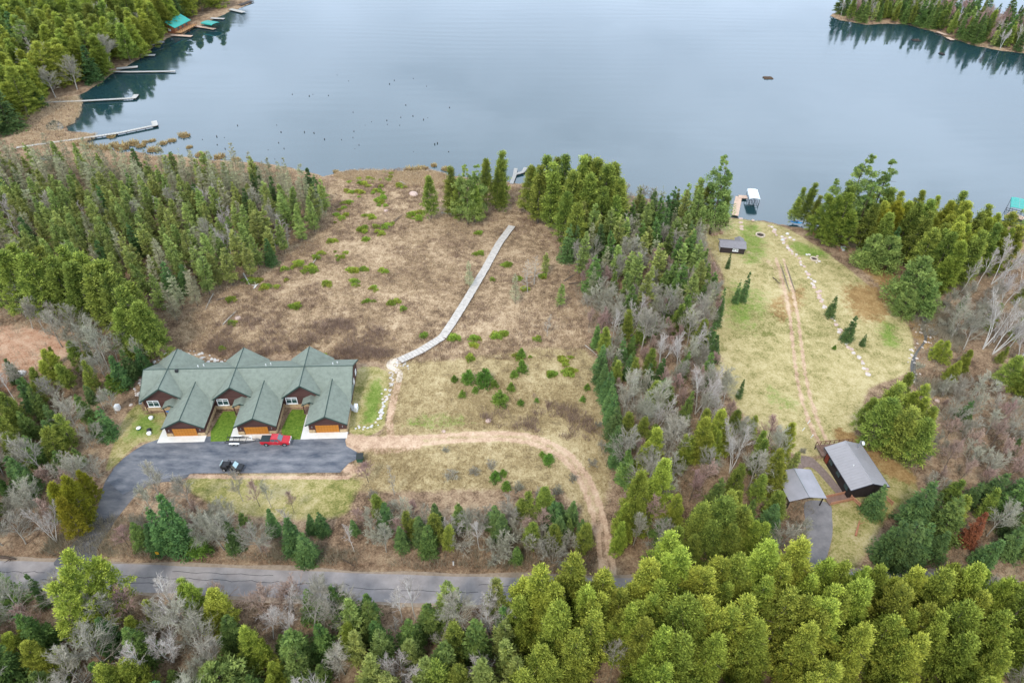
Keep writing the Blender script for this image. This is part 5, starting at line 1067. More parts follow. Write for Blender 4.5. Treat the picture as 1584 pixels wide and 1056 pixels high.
MB().add([(-.68, -.7, 1.28), (.68, -.7, 1.28), (.68, .78, 1.5), (-.68, .78, 1.5), (-.66, -.68, 1.36), (.66, -.68, 1.36), (.66, .76, 1.58), (-.66, .76, 1.58)], [(3, 2, 1, 0), (4, 5, 6, 7), (0, 1, 5, 4), (1, 2, 6, 5), (2, 3, 7, 6), (3, 0, 4, 7)]).build('lid', mat('black_lid', (.02, .025, .024), .5, .4), t)
for s_ in (-1, 1): MB().tube((s_ * .5 - .06, .55, .14), (s_ * .5 + .06, .55, .14), .14, n=12).build('wheel', M_tyre, t); MB().box((s_ * .66, 0, .95), (.1, .5, .12)).build('side_handle', M_bin, t)

# ---------------------------------------------------------------- stones
def rock_mesh(seed, sq=.7):
    rr = np.random.default_rng(seed); bm = bmesh.new(); bmesh.ops.create_icosphere(bm, subdivisions=2, radius=.5); fr_ = rr.normal(size=(5, 3)); ph = rr.uniform(0, 6, 5)
    for v in bm.verts:
        d = 1 + .11 * sum(math.sin(3.2 * v.co.dot(Vector(fr_[k])) + ph[k]) for k in range(5)) * .6; v.co *= d; v.co.z = max(v.co.z * sq, -.18)
    me = bpy.data.meshes.new('boulder'); bm.to_mesh(me); bm.free(); return me


def stone_mat(name, a, b_): return mat(name, a, .9, .2, col2=b_, vscale=3, bump=.4, bscale=9)


M_r1, M_r2, M_r3 = stone_mat('pale_granite', (.42, .36, .32), (.62, .55, .5)), stone_mat('pinkish_granite', (.38, .27, .22), (.55, .42, .36)), stone_mat('white_rock', (.42, .41, .39), (.6, .58, .55))
ROCKS = []
for i in range(9):
    r_ = rock_mesh(i, .55 + .04 * i); r_.materials.append((M_r1, M_r2, M_r3)[i % 3]); ROCKS.append(r_)


def rock(x, y, s, label, group, idx=None, name='boulder', z=G):
    o = link(name, ROCKS[int(RNG.integers(9)) if idx is None else idx]); o.location = (x, y, z); o.rotation_euler = (0, 0, RNG.uniform(0, 6.28)); o.scale = (s * RNG.uniform(.9, 1.3), s, s * RNG.uniform(.75, 1)); tag(o, label, 'rock', group); return o


def rock_row(px, step, smin, smax, label, group, spread=.3, idx=None):
    P = smooth(W(px), 6); acc = 0
    for a, b_ in zip(P[:-1], P[1:]):
        L = (b_ - a).length; acc += L
        while acc > step: acc -= step * RNG.uniform(.8, 1.2); q = b_ - (b_ - a).normalized() * min(acc, L); rock(q.x + RNG.normal(0, spread), q.y + RNG.normal(0, spread), RNG.uniform(smin, smax), label, group, None if idx is None else int(RNG.choice(idx)))


rock_row([(1190, 347), (1197, 353), (1202, 362), (1212, 368), (1214, 378), (1222, 386), (1230, 394), (1238, 404), (1246, 418), (1252, 430), (1260, 442), (1268, 460), (1278, 477), (1290, 498), (1300, 516), (1310, 531), (1322, 545), (1332, 558), (1338, 570), (1345, 584)], 1.05, .6, 1.15, 'pale boulder in the stone row dividing the right lawn', 'boulders of the lawn row', .3, [0, 1, 3, 4, 6, 7])
for px, py in ((1218, 362), (1222, 368), (1228, 371), (1211, 371)): q = at(px, py); rock(q.x, q.y, RNG.uniform(.8, 1.4), 'pale boulder in the loose cluster at the lake end of the stone row', 'boulder cluster')
rock_row([(617, 553), (608, 574), (603, 590), (599, 606), (594, 625), (590, 640), (586, 655)], .38, .35, .75, 'pale rock in the rip-rap beside the red path', 'rip-rap beside the path', .5, [0, 2, 3, 5, 8])
rock_row([(622, 560), (628, 566), (630, 572)], .4, .35, .7, 'pale rock at the outer side of the gravel bend', 'rocks at the gravel bend', .6, [0, 2, 3, 5])
rock_row([(585, 657), (565, 661), (545, 664)], .5, .3, .55, 'small pale rock at the lower rim of the side lawn', 'rocks at the side lawn rim', .4, [0, 2, 5])
rock_row([(207, 622), (214, 607), (222, 592), (230, 578), (240, 566), (252, 554), (268, 547), (285, 546), (305, 551), (330, 555), (345, 560)], .42, .35, .85, 'white rock in the rip-rap bank behind the triplex', 'rip-rap bank behind the triplex', .75, [0, 2, 5, 8])
for px, py, s, lab in ((686, 667, 1.1, 'grey boulder lying beside the dirt track'), (755, 651, 1.6, 'pale boulder in the dry field'), (640, 300, 3.2, 'broad pale rock on the lake edge of the bog'), (597, 326, 1.6, 'pale grey rock in the bog near the lake'), (368, 492, 1.8, 'pale rock beside a fallen trunk in the bog'), (1450, 620, 1.2, 'grey rock at the edge of the bare thicket'), (1118, 338, .9, 'rock beside the foot of the L-shaped dock'), (1165, 341, 1.0, 'flat rock on the shore right of the dock')):
    q = at(px, py); rock(q.x, q.y, s * .8, lab, None, 4)
for i, (px, py) in enumerate(((1146, 338), (1146, 344), (1147, 350), (1147, 354))):
    q = at(px, py); o = rock(q.x, q.y, 1.0, 'flat tan stepping stone on the slope from the L-shaped dock', 'stepping stones', 1, 'stepping_stone'); o.scale = (1.3, 1.0, .25); o.location.z = G


rock_row([(1440, 480), (1428, 505), (1432, 525), (1418, 545), (1412, 565), (1416, 590)], .7, .3, .7, 'grey rock in the creek bed right of the lawn', 'creek bed rocks', .8, [0, 3, 6])


def fire_pit(px, py, r, lab, n=14):
    p = at(px, py); f = thing('fire_pit', lab, 'fire pit', p, 0); rg_ = MB()
    for k in range(n): a = 2 * PI * k / n; rg_.box((r * math.cos(a), r * math.sin(a), .16), (.36, 2 * PI * r / n * .93, .34), rz=a)
    rg_.build('stone_ring', stone_mat('tan_block', (.42, .34, .25), (.55, .46, .36)), f, bevel=.03); MB().tube((0, 0, .02), (0, 0, .06), r - .15, n=20).build('ash_bed', mat('ash', (.05, .045, .04), .95, .1, var=.4), f)
    lg = MB()
    for k in range(3): a = k * 1.1; lg.tube((-.5 * math.cos(a), -.5 * math.sin(a), .12), (.5 * math.cos(a), .5 * math.sin(a), .22), .07, n=7)
    lg.build('charred_logs', M_dbark, f)


fire_pit(1176, 364, 1.2, 'round tan fire pit on the grass near the shed'); fire_pit(1259, 401, .95, 'rough stone fire pit right of the stone row', 10)
for px, py in ((1248, 394), (1252, 394), (1264, 396), (1267, 404), (1263, 406)): q = at(px, py); rock(q.x, q.y, RNG.uniform(.5, .9), 'loose rock round the rough fire pit', 'rocks round the rough fire pit')

# ---------------------------------------------------------------- small things
def kayak(px, py, rz, m, lab):
    p = at(px, py); k = thing('kayak', lab, 'kayak', p, rz); V, Fq = [], []; N_ = 13
    for i in range(N_):
        t_ = i / (N_ - 1) * 2 - 1; w_ = .36 * (1 - t_ * t_) ** .7 + .01; zc = .12 * t_ * t_
        for a in range(8): b_ = 2 * PI * a / 8; V.append((1.7 * t_, w_ * math.cos(b_), .2 + zc + .17 * math.sin(b_) * (1 - .6 * t_ * t_)))
    for i in range(N_ - 1):
        for a in range(8): Fq.append((i * 8 + a, i * 8 + (a + 1) % 8, (i + 1) * 8 + (a + 1) % 8, (i + 1) * 8 + a))
    MB().add(V, Fq).build('hull', m, k, sm=True); MB().tube((-.1, 0, .33), (-.1, 0, .385), .26, n=12).build('cockpit', M_black, k)


M_blue = mat('blue_plastic', (.01, .16, .45), .4, .4)
kayak(1229, 343.5, .1, M_blue, 'bright blue kayak nearest the water on the right shore'); kayak(1233, 345.5, -.1, mat('light_blue_plastic', (.02, .28, .6), .4, .4), 'lighter blue kayak beside the first one'); kayak(270, 637, .1, M_blue, 'blue sled-like boat lying by the first porch')


def chair(px, py, rz, m, lab):
    p = at(px, py); c_ = thing('wooden_chair', lab, 'chair', p, rz)
    MB().box((0, 0, .38), (.6, .6, .06), rot=Matrix.Rotation(.12, 3, 'X')).build('seat', m, c_); b_ = MB()
    for k in range(5): b_.box((-.24 + .12 * k, .36, .78), (.1, .04, .85), rot=Matrix.Rotation(-.3, 3, 'X'))
    b_.build('backrest', m, c_)
    for s_ in (-1, 1):
        MB().box((s_ * .36, -.02, .58), (.14, .7, .04)).build('armrest', m, c_); MB().box((s_ * .33, -.28, .29), (.07, .08, .58)).build('leg', m, c_); MB().box((s_ * .33, .3, .22), (.07, .08, .44)).build('leg', m, c_)


M_cedw = mat('reddish_wood', (.36, .16, .09), .8, .2, var=.2); chair(1258, 363, 2.2, M_cedw, 'reddish wooden chair under the yellow-green cedars'); chair(1300, 388, 1.2, M_cedw, 'wooden chair at the wood edge left of the bushy pines')
for px, py, n_, lab in ((1105, 363, 10, 'stacked firewood behind the shed, left pile'), (1117, 361, 8, 'stacked firewood behind the shed, right pile')):
    p = at(px, py); wd = MB()
    for k in range(n_):
        a = RNG.normal(0, .25); c_ = (RNG.uniform(-.9, .9), RNG.uniform(-.5, .5), .12 + .16 * (k % 3)); wd.tube((c_[0] - .8 * math.sin(a), c_[1] - .8 * math.cos(a), c_[2]), (c_[0] + .8 * math.sin(a), c_[1] + .8 * math.cos(a), c_[2]), .12, n=7)
    o = wd.build('firewood_pile', mat('split_wood', (.36, .24, .16), .9, .1, var=.25)); o.location = p; o.rotation_euler = (0, 0, -.5); tag(o, lab, 'firewood')
p = at(1303, 387); o = MB().box((0, 0, .5), (1.1, .8, 1.0)).box((0, 0, 1.04), (1.2, .9, .08)).build('storage_chest', mat('pale_chest', (.5, .55, .55), .5, .3), None, bevel=.03); o.location = p; tag(o, 'pale storage chest at the wood edge left of the bushy pines', 'chest')


def lump(name, px, py, d, m, lab, cat, bev=.08, lidm=None):
    p = at(px, py); t_ = thing(name, lab, cat, p, RNG.uniform(-.2, .2)); MB().box((0, 0, d[2] / 2), d).build('body', m, t_, bevel=bev); MB().box((0, 0, d[2] + .04), (d[0] * .9, d[1] * .9, .08)).build('lid', lidm or m, t_, bevel=.02)


lump('utility_box', 183, 633, (.9, .9, 1.2), M_white, 'white utility box at the left end of the rock edge', 'utility box')
lump('utility_box', 551, 634, (.8, 1.3, 1.3), M_white, 'white utility box at the right wall of the triplex', 'utility box')
for px, py, m_, lab in ((215, 663.5, M_bin, 'green tank cover on the left lawn'), (231, 671, M_white, 'white tank cover nearest the parking lot'), (234, 647, M_white, 'white tank cover near the house front'), (231, 666, M_black, 'small dark tank cover on the left lawn')):
    p = at(px, py); t_ = thing('tank_cover', lab, 'tank cover', p); MB().tube((0, 0, 0), (0, 0, .38), .42, n=16).build('riser', m_, t_); MB().tube((0, 0, .38), (0, 0, .5), .47, .3, n=16).build('lid', M_white if m_ is M_bin else m_, t_)
p = at(247, 862); t_ = thing('marker_sign', 'narrow yellow marker sign on a dark post beside the road', 'sign', p, .2); MB().box((0, 0, .65), (.1, .1, 1.3)).build('post', M_dbark, t_); MB().box((0, -.08, 1.45), (.5, .05, .75)).build('panel', mat('yellow_sign', (.6, .33, .02), .5, .3), t_)
p = at(701.5, 874); t_ = thing('marker_post', 'short white marker post standing in the leaf litter by the road', 'post', p); MB().box((0, 0, .6), (.22, .12, 1.2)).build('post', M_white, t_); MB().box((0, 0, 1.22), (.24, .14, .08)).build('cap', M_grey, t_)
p = at(32, 578); o = MB().prism([(-1.6, 0), (1.6, 0), (1.35, .5), (.2, .75), (-1.2, .45)], 'y', -1.2, 1.2).build('tarpaulin', mat('white_tarp', (.7, .66, .64), .6, .3), None, bevel=.15); o.location = p; o.scale = (.65, .65, .65); tag(o, 'crumpled white tarpaulin on the red sand pit', 'tarpaulin')
for px, py, lab in ((1241, 666, 'short white stake on the lower right lawn, upper one'), (1254, 677, 'short white stake on the lower right lawn, lower one'), (1249, 655, 'leaning white stake on the right lawn above the house')):
    p = at(px, py); t_ = thing('stake', lab, 'stake', p, 0); t_.rotation_euler = (0, .25, 0); MB().box((0, 0, .45), (.12, .12, .9)).build('shaft', M_white, t_); MB().box((0, 0, .93), (.16, .16, .06)).build('cap', M_white, t_)
# rafts on the lake
for px, py, w_, lab, m_ in ((1188, 121, 3.6, 'brown floating bog raft in the open lake', (.09, .06, .04)), (1417, 63, 3.6, 'dark floating bog raft off the wooded island', (.04, .035, .03)), (1457, 84, 2.0, 'small dark floating snag near the island', (.03, .03, .03))):
    p = at(px, py, 0); t_ = thing('floating_raft', lab, 'raft', (p.x, p.y, 0), .1); lg = MB()
    for k in range(7): lg.tube((-w_ / 2 + RNG.normal(0, .2), -1.2 + .4 * k, .12), (w_ / 2 + RNG.normal(0, .2), -1.2 + .4 * k + RNG.normal(0, .1), .12), .22, n=7)
    lg.build('logs', mat('raft_logs', m_, .9, .1, var=.3), t_); s2 = MB()
    for k in range(9): a = RNG.uniform(0, 6.28); s2.tube((RNG.uniform(-w_ / 3, w_ / 3), RNG.uniform(-.9, .9), .25), (RNG.uniform(-w_ / 2, w_ / 2), RNG.uniform(-1.2, 1.2), RNG.uniform(.4, 1.0)), .07, .03, n=5)
    s2.build('branches', M_bark, t_)


def log(px0, px1, r, m, lab, stubs=3, group=None, z=.25):
    a, b_ = at(*px0), at(*px1); l_ = MB(); v = b_ - a; l_.tube((0, 0, z), (v.x * .5, v.y * .5, z + .1), r, r * .8, 8); l_.tube((v.x * .5, v.y * .5, z + .1), (v.x, v.y, z), r * .8, r * .4, 8)
    for k in range(stubs):
        f_ = RNG.uniform(.3, .95); q = Vector((v.x * f_, v.y * f_, z)); l_.tube(q, q + Vector((RNG.normal(0, .6), RNG.normal(0, .6), RNG.uniform(.1, .6))), r * .35, r * .1, 5)
    o = l_.build('fallen_log', m); o.location = a; tag(o, lab, 'log', group)


for i, (a, b_, r, m_, lab) in enumerate([((377, 424), (386, 441), .22, M_birch, 'white broken birch log lying at the left of the bog'), ((393, 447), (400, 440), .2, M_birch, 'short white log tip beside the white broken log'), ((482, 411), (496, 393), .16, M_gbark, 'grey fallen trunk in the upper left of the bog'), ((345, 503), (366, 482), .16, M_gbark, 'grey fallen trunk pointing at the pale bog rock'), ((325, 440), (345, 423), .15, M_gbark, 'long grey trunk lying at the swamp edge'), ((335, 465), (356, 461), .12, M_bark, 'brown fallen pole on the left bog'), ((330, 455), (318, 480), .14, M_gbark, 'grey trunk lying in the brush behind the triplex'), ((600, 353), (622, 333), .14, M_bark, 'brown fallen trunk in the upper bog'), ((683, 330), (702, 333), .2, M_gbark, 'grey fallen trunk beneath the lakefront trees'), ((618, 282), (628, 286), .16, M_gbark, 'short log near the lake edge of the bog'), ((880, 440), (902, 438), .18, M_dbark, 'dark fallen trunk at the right rim of the bog'), ((872, 436), (890, 425), .14, M_bark, 'slanting fallen trunk at the right rim of the bog'),
                                        ((935, 510), (945, 520), .16, M_birch, 'white fallen branch at the edge of the tree belt'), ((1323, 829), (1329, 806), .2, M_cedw, 'reddish fallen log lying on the right yard'), ((530, 866), (548, 876), .12, M_dbark, 'dark fallen pole in the leaf litter by the road'), ((2, 862), (25, 866), .3, M_dbark, 'dark rotting log pile on the left road bank'), ((905, 535), (925, 552), .12, M_gbark, 'grey pole lying at the top of the spruce hedge'), ((1195, 430), (1206, 440), .14, M_dbark, 'dark stick beside the lawn ruts')]):
    log(a, b_, r, m_, lab)
# stumps in the shallow lake
stp = []
for i in range(3):
    s_ = MB(); s_.tube((0, 0, -.4), (.05, .03, .45 + .1 * i), .34, .22, 9)
    for k in range(4): a = k * 1.6 + i; s_.tube((0, 0, .05), (.6 * math.cos(a), .6 * math.sin(a), -.15), .13, .05, 5)
    me_ = s_.build('stump', mat('wet_stump', (.025, .02, .018), .6, .4)); stp.append(me_.data); bpy.data.objects.remove(me_)
for i in range(95):
    px, py = RNG.uniform(255, 700), RNG.uniform(110, 258)
    if py < 270 - .42 * (px - 150) or py > 235 + (px - 255) * .07 or RNG.uniform() > .35 + (py - 100) / 200: continue
    p = at(px, py, 0); o = link('stump', stp[i % 3]); o.location = (p.x, p.y, 0); s_ = RNG.uniform(.25, .7); o.scale = (s_, s_, s_ * RNG.uniform(.7, 1.4)); o.rotation_euler = (0, 0, RNG.uniform(0, 6)); tag(o, 'dark waterlogged stump poking out of the lake off the left bog', 'stump', 'stumps in the lake')

# ---------------------------------------------------------------- ground cover
def tufts(name, xy, blades, hgt, spread, wid, m, label, z=G, seed=1, lean=.5, cat='grass', tone=None):
    """a field of little plants, each a few thin upright blades: one object"""
    rr = np.random.default_rng(seed); N = len(xy); hgt = np.broadcast_to(hgt, (N,)); R0 = np.repeat(np.arange(N), blades); n_ = len(R0)
    sp = (np.broadcast_to(spread, (N,)))[R0]; a = rr.uniform(0, 2 * PI, n_); r = sp * np.sqrt(rr.uniform(0, 1, n_)); B = np.stack([xy[R0, 0] + r * np.cos(a), xy[R0, 1] + r * np.sin(a), np.full(n_, z - .04)], 1)
    Hh = hgt[R0] * rr.uniform(.55, 1.15, n_); a2 = a + rr.normal(0, .7, n_); ln = lean * rr.uniform(.1, 1, n_) * Hh; T = B + np.stack([np.cos(a2) * ln, np.sin(a2) * ln, Hh], 1)
    s_ = rr.uniform(0, 2 * PI, n_); w_ = wid * rr.uniform(.6, 1.4, n_); S = np.stack([np.cos(s_) * w_, np.sin(s_) * w_, 0 * w_], 1)
    V = np.stack([B - S, B + S, T], 1).reshape(-1, 3); tn = (rr.uniform(0, 1, N) if tone is None else tone)[R0] * .75 + rr.uniform(0, .25, n_)
    o = link(name, np_mesh(name, V, np.arange(3 * n_), 3, tn), None, m); return tag(o, label, cat, None, 'stuff')


def scatter(px, n_, seed, dens=None, avoid=()):
    rr = np.random.default_rng(seed); P = smooth(W(px), 2, True); xs, ys = [q[0] for q in P], [q[1] for q in P]; x, y = rr.uniform(min(xs), max(xs), n_ * 2), rr.uniform(min(ys), max(ys), n_ * 2); k = inside(x, y, P)
    if dens is not None: k &= rr.uniform(0, 1, n_ * 2) < dens(x, y)
    for q in avoid: k &= ~inside(x, y, q)
    return np.stack([x[k], y[k]], 1)


LG = lambda n_, a, b_: leaf_mat(n_, a, b_, .15, .0, .0)
bw_poly = ribbon_poly(smooth(W([(600, 575), (618, 557), (652, 541), (684, 521), (700, 498), (722, 463), (750, 416), (772, 376), (792, 349)]), 3), 2.6)
AV = [bw_poly, ribbon_poly(smooth(W(LOOP), 3), 3.6), [loc(*q).xy for q in ((-43.5, -2), (1.2, -2), (1.2, 20), (-43.5, 20))], W([(160, 750), (250, 676), (545, 668), (560, 712), (525, 738), (260, 742), (165, 800)])]
bogd = lambda x, y: np.clip((fbm(x, y, 14, 3) - .3) * 2.2, .12, 1)
tufts('marsh_grass', scatter(BOG, 30000, 1, bogd, AV), 4, .55, .22, .045, LG('dead_sedge', (.26, .18, .105), (.58, .45, .29)), 'pale dead sedge covering the bog', seed=2, lean=.7)
blot = lambda x, y: np.clip((fbm(x, y, 5, 31) - .4) * 5, 0, 1)
cl_d = lambda x, y: np.clip((fbm(x, y, 6, 8) - .42) * 4.5, 0, 1) * np.clip(.35 + (fbm(x, y, 45, 4) - .35) * 2, 0, 1)
tufts('bog_brush', scatter(BOG, 15000, 3, cl_d, AV), 10, .7, .5, .035, LG('leatherleaf', (.13, .082, .06), (.38, .27, .19)), 'dark brown leatherleaf thickets spread over the bog', seed=3, lean=.55, cat='shrubs')
tufts('bog_brush', np.concatenate([scatter([(335, 500), (395, 492), (440, 508), (440, 545), (380, 552), (318, 545)], 360, 5, blot, AV), scatter([(450, 520), (490, 495), (570, 500), (620, 535), (590, 556), (460, 552)], 650, 6, blot, AV), scatter([(745, 635), (830, 610), (900, 635), (930, 680), (840, 682), (765, 660)], 500, 7, blot, AV)]), 14, 1.2, .55, .032, LG('dark_brush', (.15, .098, .075), (.37, .265, .2)), 'dark brush thickets behind the triplex and in the field', seed=4, lean=.5, cat='shrubs')
tufts('dry_grass', scatter(FIELD, 22000, 8, lambda x, y: np.clip((fbm(x, y, 10, 13) - .28) * 2, .1, 1), AV), 4, .42, .22, .04, LG('straw_grass', (.26, .19, .09), (.56, .44, .25)), 'straw-coloured grass of the dry field and track loop', seed=5, lean=.8)
tufts('lawn_grass', scatter(LAWN, 16000, 9, lambda x, y: np.clip((fbm(x, y, 8, 15) - .3) * 2, .1, 1)), 4, .16, .25, .035, LG('lawn_blades', (.22, .195, .075), (.52, .44, .22)), 'thin yellowing grass on the right lawn', seed=6, lean=1.2)
forest = [[(-90, 262), (475, 300), (505, 330), (480, 380), (350, 455), (262, 530), (190, 600), (180, 655), (150, 770), (90, 860), (-90, 860)], [(165, 800), (420, 815), (530, 850), (910, 815), (925, 880), (500, 885), (60, 878)], [(-100, 945), (800, 950), (1600, 960), (1700, 1150), (-100, 1150)], [(890, 350), (1090, 345), (1110, 480), (1105, 600), (1220, 700), (1245, 870), (960, 870), (925, 560), (880, 420)], [(1390, 600), (1500, 470), (1640, 440), (1700, 900), (1300, 905), (1420, 760)], [(1240, 352), (1530, 380), (1500, 460), (1400, 410)], [(1405, 480), (1470, 470), (1500, 590), (1420, 610), (1415, 540)]]
xy = np.concatenate([scatter(f_, 9000, 20 + i, lambda x, y: np.clip((fbm(x, y, 7, 21) - .3) * 2.2, .05, 1), [ribbon_poly(road_c, 7.5)] + AV) for i, f_ in enumerate(forest)])
tufts('undergrowth', xy, 7, np.random.default_rng(4).uniform(.5, 1.7, len(xy)), .55, .024, LG('bare_undergrowth', (.17, .145, .095), (.44, .39, .28)), 'grey-brown leafless undergrowth below the trees', seed=7, lean=.5, cat='undergrowth')
sed = [[(60, 160), (122, 148), (125, 172), (112, 190), (96, 198), (110, 206), (150, 206), (128, 222), (60, 235), (20, 225), (30, 190)], [(110, 232), (200, 236), (280, 244), (400, 254), (500, 274), (480, 300), (300, 285), (60, 262), (20, 240)], [(515, 272), (548, 264), (640, 266), (668, 264), (700, 275), (690, 290), (560, 282)]]
tufts('shore_sedge', np.concatenate([scatter(f_, 4500, 40 + i) for i, f_ in enumerate(sed)]), 5, .8, .45, .07, LG('shore_sedge_blades', (.32, .21, .11), (.68, .54, .36)), 'tan and rusty sedge along the marshy left shore', z=.3, seed=8, lean=.6, cat='sedge')
tufts('leaf_litter', scatter([(0, 850), (150, 858), (560, 872), (910, 878), (925, 898), (560, 893), (0, 878)], 8000, 50, None, [ribbon_poly(road_c, 7)]), 3, .12, .3, .07, LG('fallen_leaves', (.2, .115, .07), (.5, .34, .22)), 'brown leaf litter on the bank above the road', seed=9, lean=2.0, cat='leaf litter')
# hummocks standing in the shallows
hm = []
for i in range(3):
    rr = np.random.default_rng(60 + i); bm = bmesh.new(); bmesh.ops.create_icosphere(bm, subdivisions=3, radius=1)
    for v in bm.verts: v.co *= 1 + .22 * math.sin(4 * v.co.x + i) * math.cos(5 * v.co.y); v.co.z = max(v.co.z * .32, -.3)
    me_ = bpy.data.meshes.new('mound'); bm.to_mesh(me_); bm.free(); me_.materials.append(mat('peat', (.1, .065, .03), .95, .1, col2=(.22, .15, .07), vscale=3)); n_ = 130
    a = rr.uniform(0, 6.28, n_); r = np.sqrt(rr.uniform(0, 1, n_)) * .95; B = np.stack([r * np.cos(a), r * np.sin(a), .3 * np.sqrt(1 - r * r * .95)], 1); T = B + np.stack([np.cos(a) * .3, np.sin(a) * .3, rr.uniform(.3, .8, n_)], 1); S = rr.normal(0, .05, (n_, 3)); S[:, 2] = 0
    g_ = np_mesh('sedge', np.stack([B - S, B + S, T], 1).reshape(-1, 3), np.arange(3 * n_), 3, rr.uniform(0, 1, n_)); g_.materials.append(LG('hummock_sedge', (.2, .13, .05), (.5, .4, .2))); hm.append((me_, g_))
for i, (px, py, s_) in enumerate([(285, 210, 2.2), (253, 222, 1.6), (238, 232, 2.2), (218, 226, 1.8), (206, 222, 2.2), (188, 228, 3), (176, 224, 1.6), (160, 232, 3.2), (266, 218, 1.5), (236, 218, 1.2), (225, 220, 1.2), (293, 228, 1.2), (172, 212, 1.6), (178, 208, 1.0), (648, 262, 2), (656, 260, 1.4), (671, 256, 1.3), (690, 262, 1.6), (520, 266, 1.2), (635, 264, 2.2), (310, 240, 1.8), (340, 243, 2), (365, 247, 1.6), (120, 224, 2.2), (138, 228, 2.6)]):
    p = at(px, py, 0); t_ = thing('sedge_hummock', 'rusty sedge hummock standing in the shallows off the bog', 'hummock', (p.x, p.y, 0), RNG.uniform(0, 6), 'sedge hummocks'); t_.scale = (s_, s_ * .8, s_ * .6); link('mound', hm[i % 3][0], t_); link('sedge', hm[i % 3][1], t_)
# low evergreen shrubs
gs = []
for i in range(4):
    rr = np.random.default_rng(80 + i); n_ = 420; a = rr.uniform(0, 6.28, n_); r = np.sqrt(rr.uniform(0, 1, n_)) * (1 + .3 * np.sin(3 * a + i)); C = np.stack([r * np.cos(a), r * np.sin(a), .35 * (1.1 - r * .7) * rr.uniform(.3, 1.2, n_)], 1)
    V, tn = sprays(C, np.stack([np.cos(a), np.sin(a), np.full(n_, .9)], 1) + rr.normal(0, .5, (n_, 3)), .3, .14, rr.uniform(0, 1, n_), rr, .2); m_ = quad_mesh('green_shrub', V, tn); m_.materials.append(LM['shrub']); gs.append(m_)


def low_shrub(px, py, s_, lab, group):
    p = at(px, py); o = link('green_shrub', gs[int(RNG.integers(4))]); o.location = p; o.scale = (s_ * RNG.uniform(.8, 1.3), s_ * RNG.uniform(.8, 1.2), s_ * RNG.uniform(1.3, 2.0)); o.rotation_euler = (0, 0, RNG.uniform(0, 6)); tag(o, lab, 'shrub', group)


for px, py, k, sp in [(420, 375, 3, 12), (495, 395, 4, 10), (470, 410, 4, 12), (480, 422, 4, 8), (440, 418, 3, 10), (392, 436, 5, 10), (420, 440, 4, 12), (362, 468, 3, 5), (360, 500, 2, 6), (455, 475, 2, 5), (548, 420, 3, 10), (530, 395, 4, 12), (525, 340, 5, 12), (535, 320, 4, 12), (545, 300, 5, 14), (575, 290, 6, 14), (585, 300, 6, 12), (590, 315, 5, 8), (570, 335, 4, 8), (595, 350, 4, 9), (640, 335, 5, 10), (648, 340, 4, 7), (560, 355, 4, 10), (590, 358, 3, 8), (565, 372, 2, 6), (562, 418, 2, 5), (594, 420, 2, 5), (575, 446, 2, 6), (548, 440, 2, 6), (624, 478, 1, 3), (656, 519, 2, 4), (740, 390, 3, 6), (740, 362, 2, 5), (784, 410, 2, 4), (803, 432, 2, 4), (815, 448, 3, 5), (842, 430, 2, 3), (762, 433, 1, 3), (700, 524, 4, 6), (735, 523, 3, 6), (770, 520, 3, 5), (778, 518, 2, 4), (805, 552, 3, 8), (730, 535, 2, 5), (610, 470, 2, 5), (575, 465, 2, 6), (505, 440, 2, 6), (345, 540, 2, 4), (500, 553, 1, 2), (725, 555, 3, 4), (830, 524, 3, 4), (870, 560, 4, 8), (880, 575, 4, 6), (855, 580, 3, 6), (510, 370, 3, 8), (460, 350, 3, 8), (600, 276, 4, 10), (620, 290, 4, 10), (555, 282, 4, 10), (745, 300, 3, 10)]:
    for _ in range(int(k * 1.5)): low_shrub(px + RNG.normal(0, sp * .7), py + RNG.normal(0, sp * .4), RNG.uniform(.4, 1.0), 'low bright green shrub on the brown bog' if py < 545 else 'low green shrub in the dry field', 'low green shrubs')
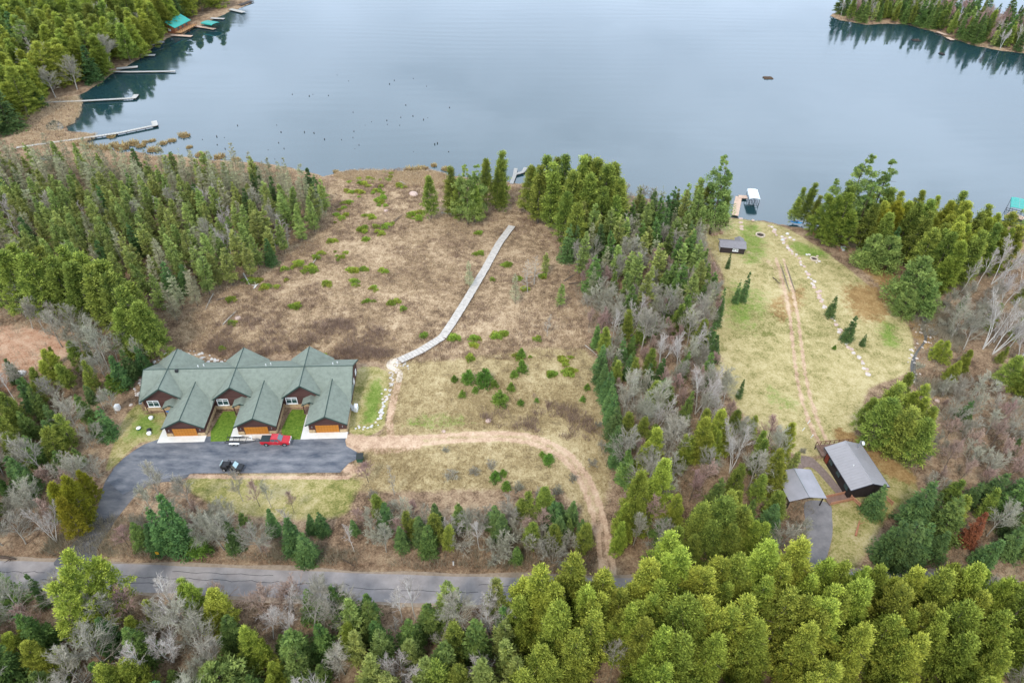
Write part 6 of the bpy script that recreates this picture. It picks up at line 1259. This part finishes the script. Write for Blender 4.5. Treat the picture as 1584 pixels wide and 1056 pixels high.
for px, py, h_, lab in [(749, 594, 4.2, 'largest young fir in the dry field'), (724, 590, 3.2, 'second young fir left of the largest one'), (773, 624, 3.6, 'young fir at the lower end of the field group'), (703, 590, 1.8, 'small young fir at the left of the field group'), (765, 599, 2, 'small young fir right of the largest one'), (790, 604, 2.2, 'upright young fir right in the field group'), (716, 613, 1.8, 'small young fir low in the field group'), (735, 606, 1.6, 'tiny fir below the largest one'), (807, 575, 3.2, 'young fir at the back of the field group'), (795, 583, 2, 'small fir at the back of the field group'), (806, 552, 2.4, 'young fir on the rim between bog and field'), (805, 626, 1.6, 'small lone fir low in the field'), (830, 622, 1.2, 'tiny lone fir in the field'), (848, 715, 2.4, 'round young fir inside the track loop'), (838, 706, 1.4, 'small young fir inside the track loop'), (766, 742, 2.4, 'pair of young firs in the track loop, upper one'), (782, 755, 2, 'young firs in the track loop, lower one'), (778, 735, 1.6, 'small fir behind the pair in the track loop'), (908, 602, 1.6, 'small fir at the foot of the spruce hedge'), (902, 620, 1.5, 'tiny fir at the foot of the spruce hedge'), (1290, 540, 1.2, 'tiny fir beside the stone row')]:
    tree('young_fir', px, py, h_, lab, width=1.15)
for px, py, s_ in [(760, 725, 2.2), (700, 742, 2.5), (735, 735, 2), (800, 760, 2.4), (835, 770, 2.6), (860, 765, 2.4), (885, 745, 2), (690, 700, 1.6), (575, 770, 2), (610, 790, 2.2), (930, 690, 1.5), (925, 660, 1.4), (915, 720, 1.8), (1240, 700, 1.5), (1430, 500, 2), (1440, 520, 2.2), (1455, 505, 2.4), (1420, 570, 2), (1470, 520, 2.6), (1445, 545, 2)]:
    tree('bare_shrub', px, py, s_, 'bare twiggy shrub standing in the dry grass', 'bare shrubs in the grass', width=1.2)
sheet('pond', smooth(W([(62, 243), (75, 240), (92, 241), (98, 245), (84, 248), (66, 248)]), 3, True), G + .03, bpy.data.materials['lake_water'])
sheet('pond', smooth(W([(72, 192), (84, 186), (94, 190), (98, 198), (84, 202), (72, 200)]), 3, True), G + .03, bpy.data.materials['lake_water'])
for me_ in (a_ for p_ in PROTO.values() for q_ in p_[1] for a_ in q_ if a_):
    if me_.users == 0: bpy.data.meshes.remove(me_)
print('COUNTS', COUNT)
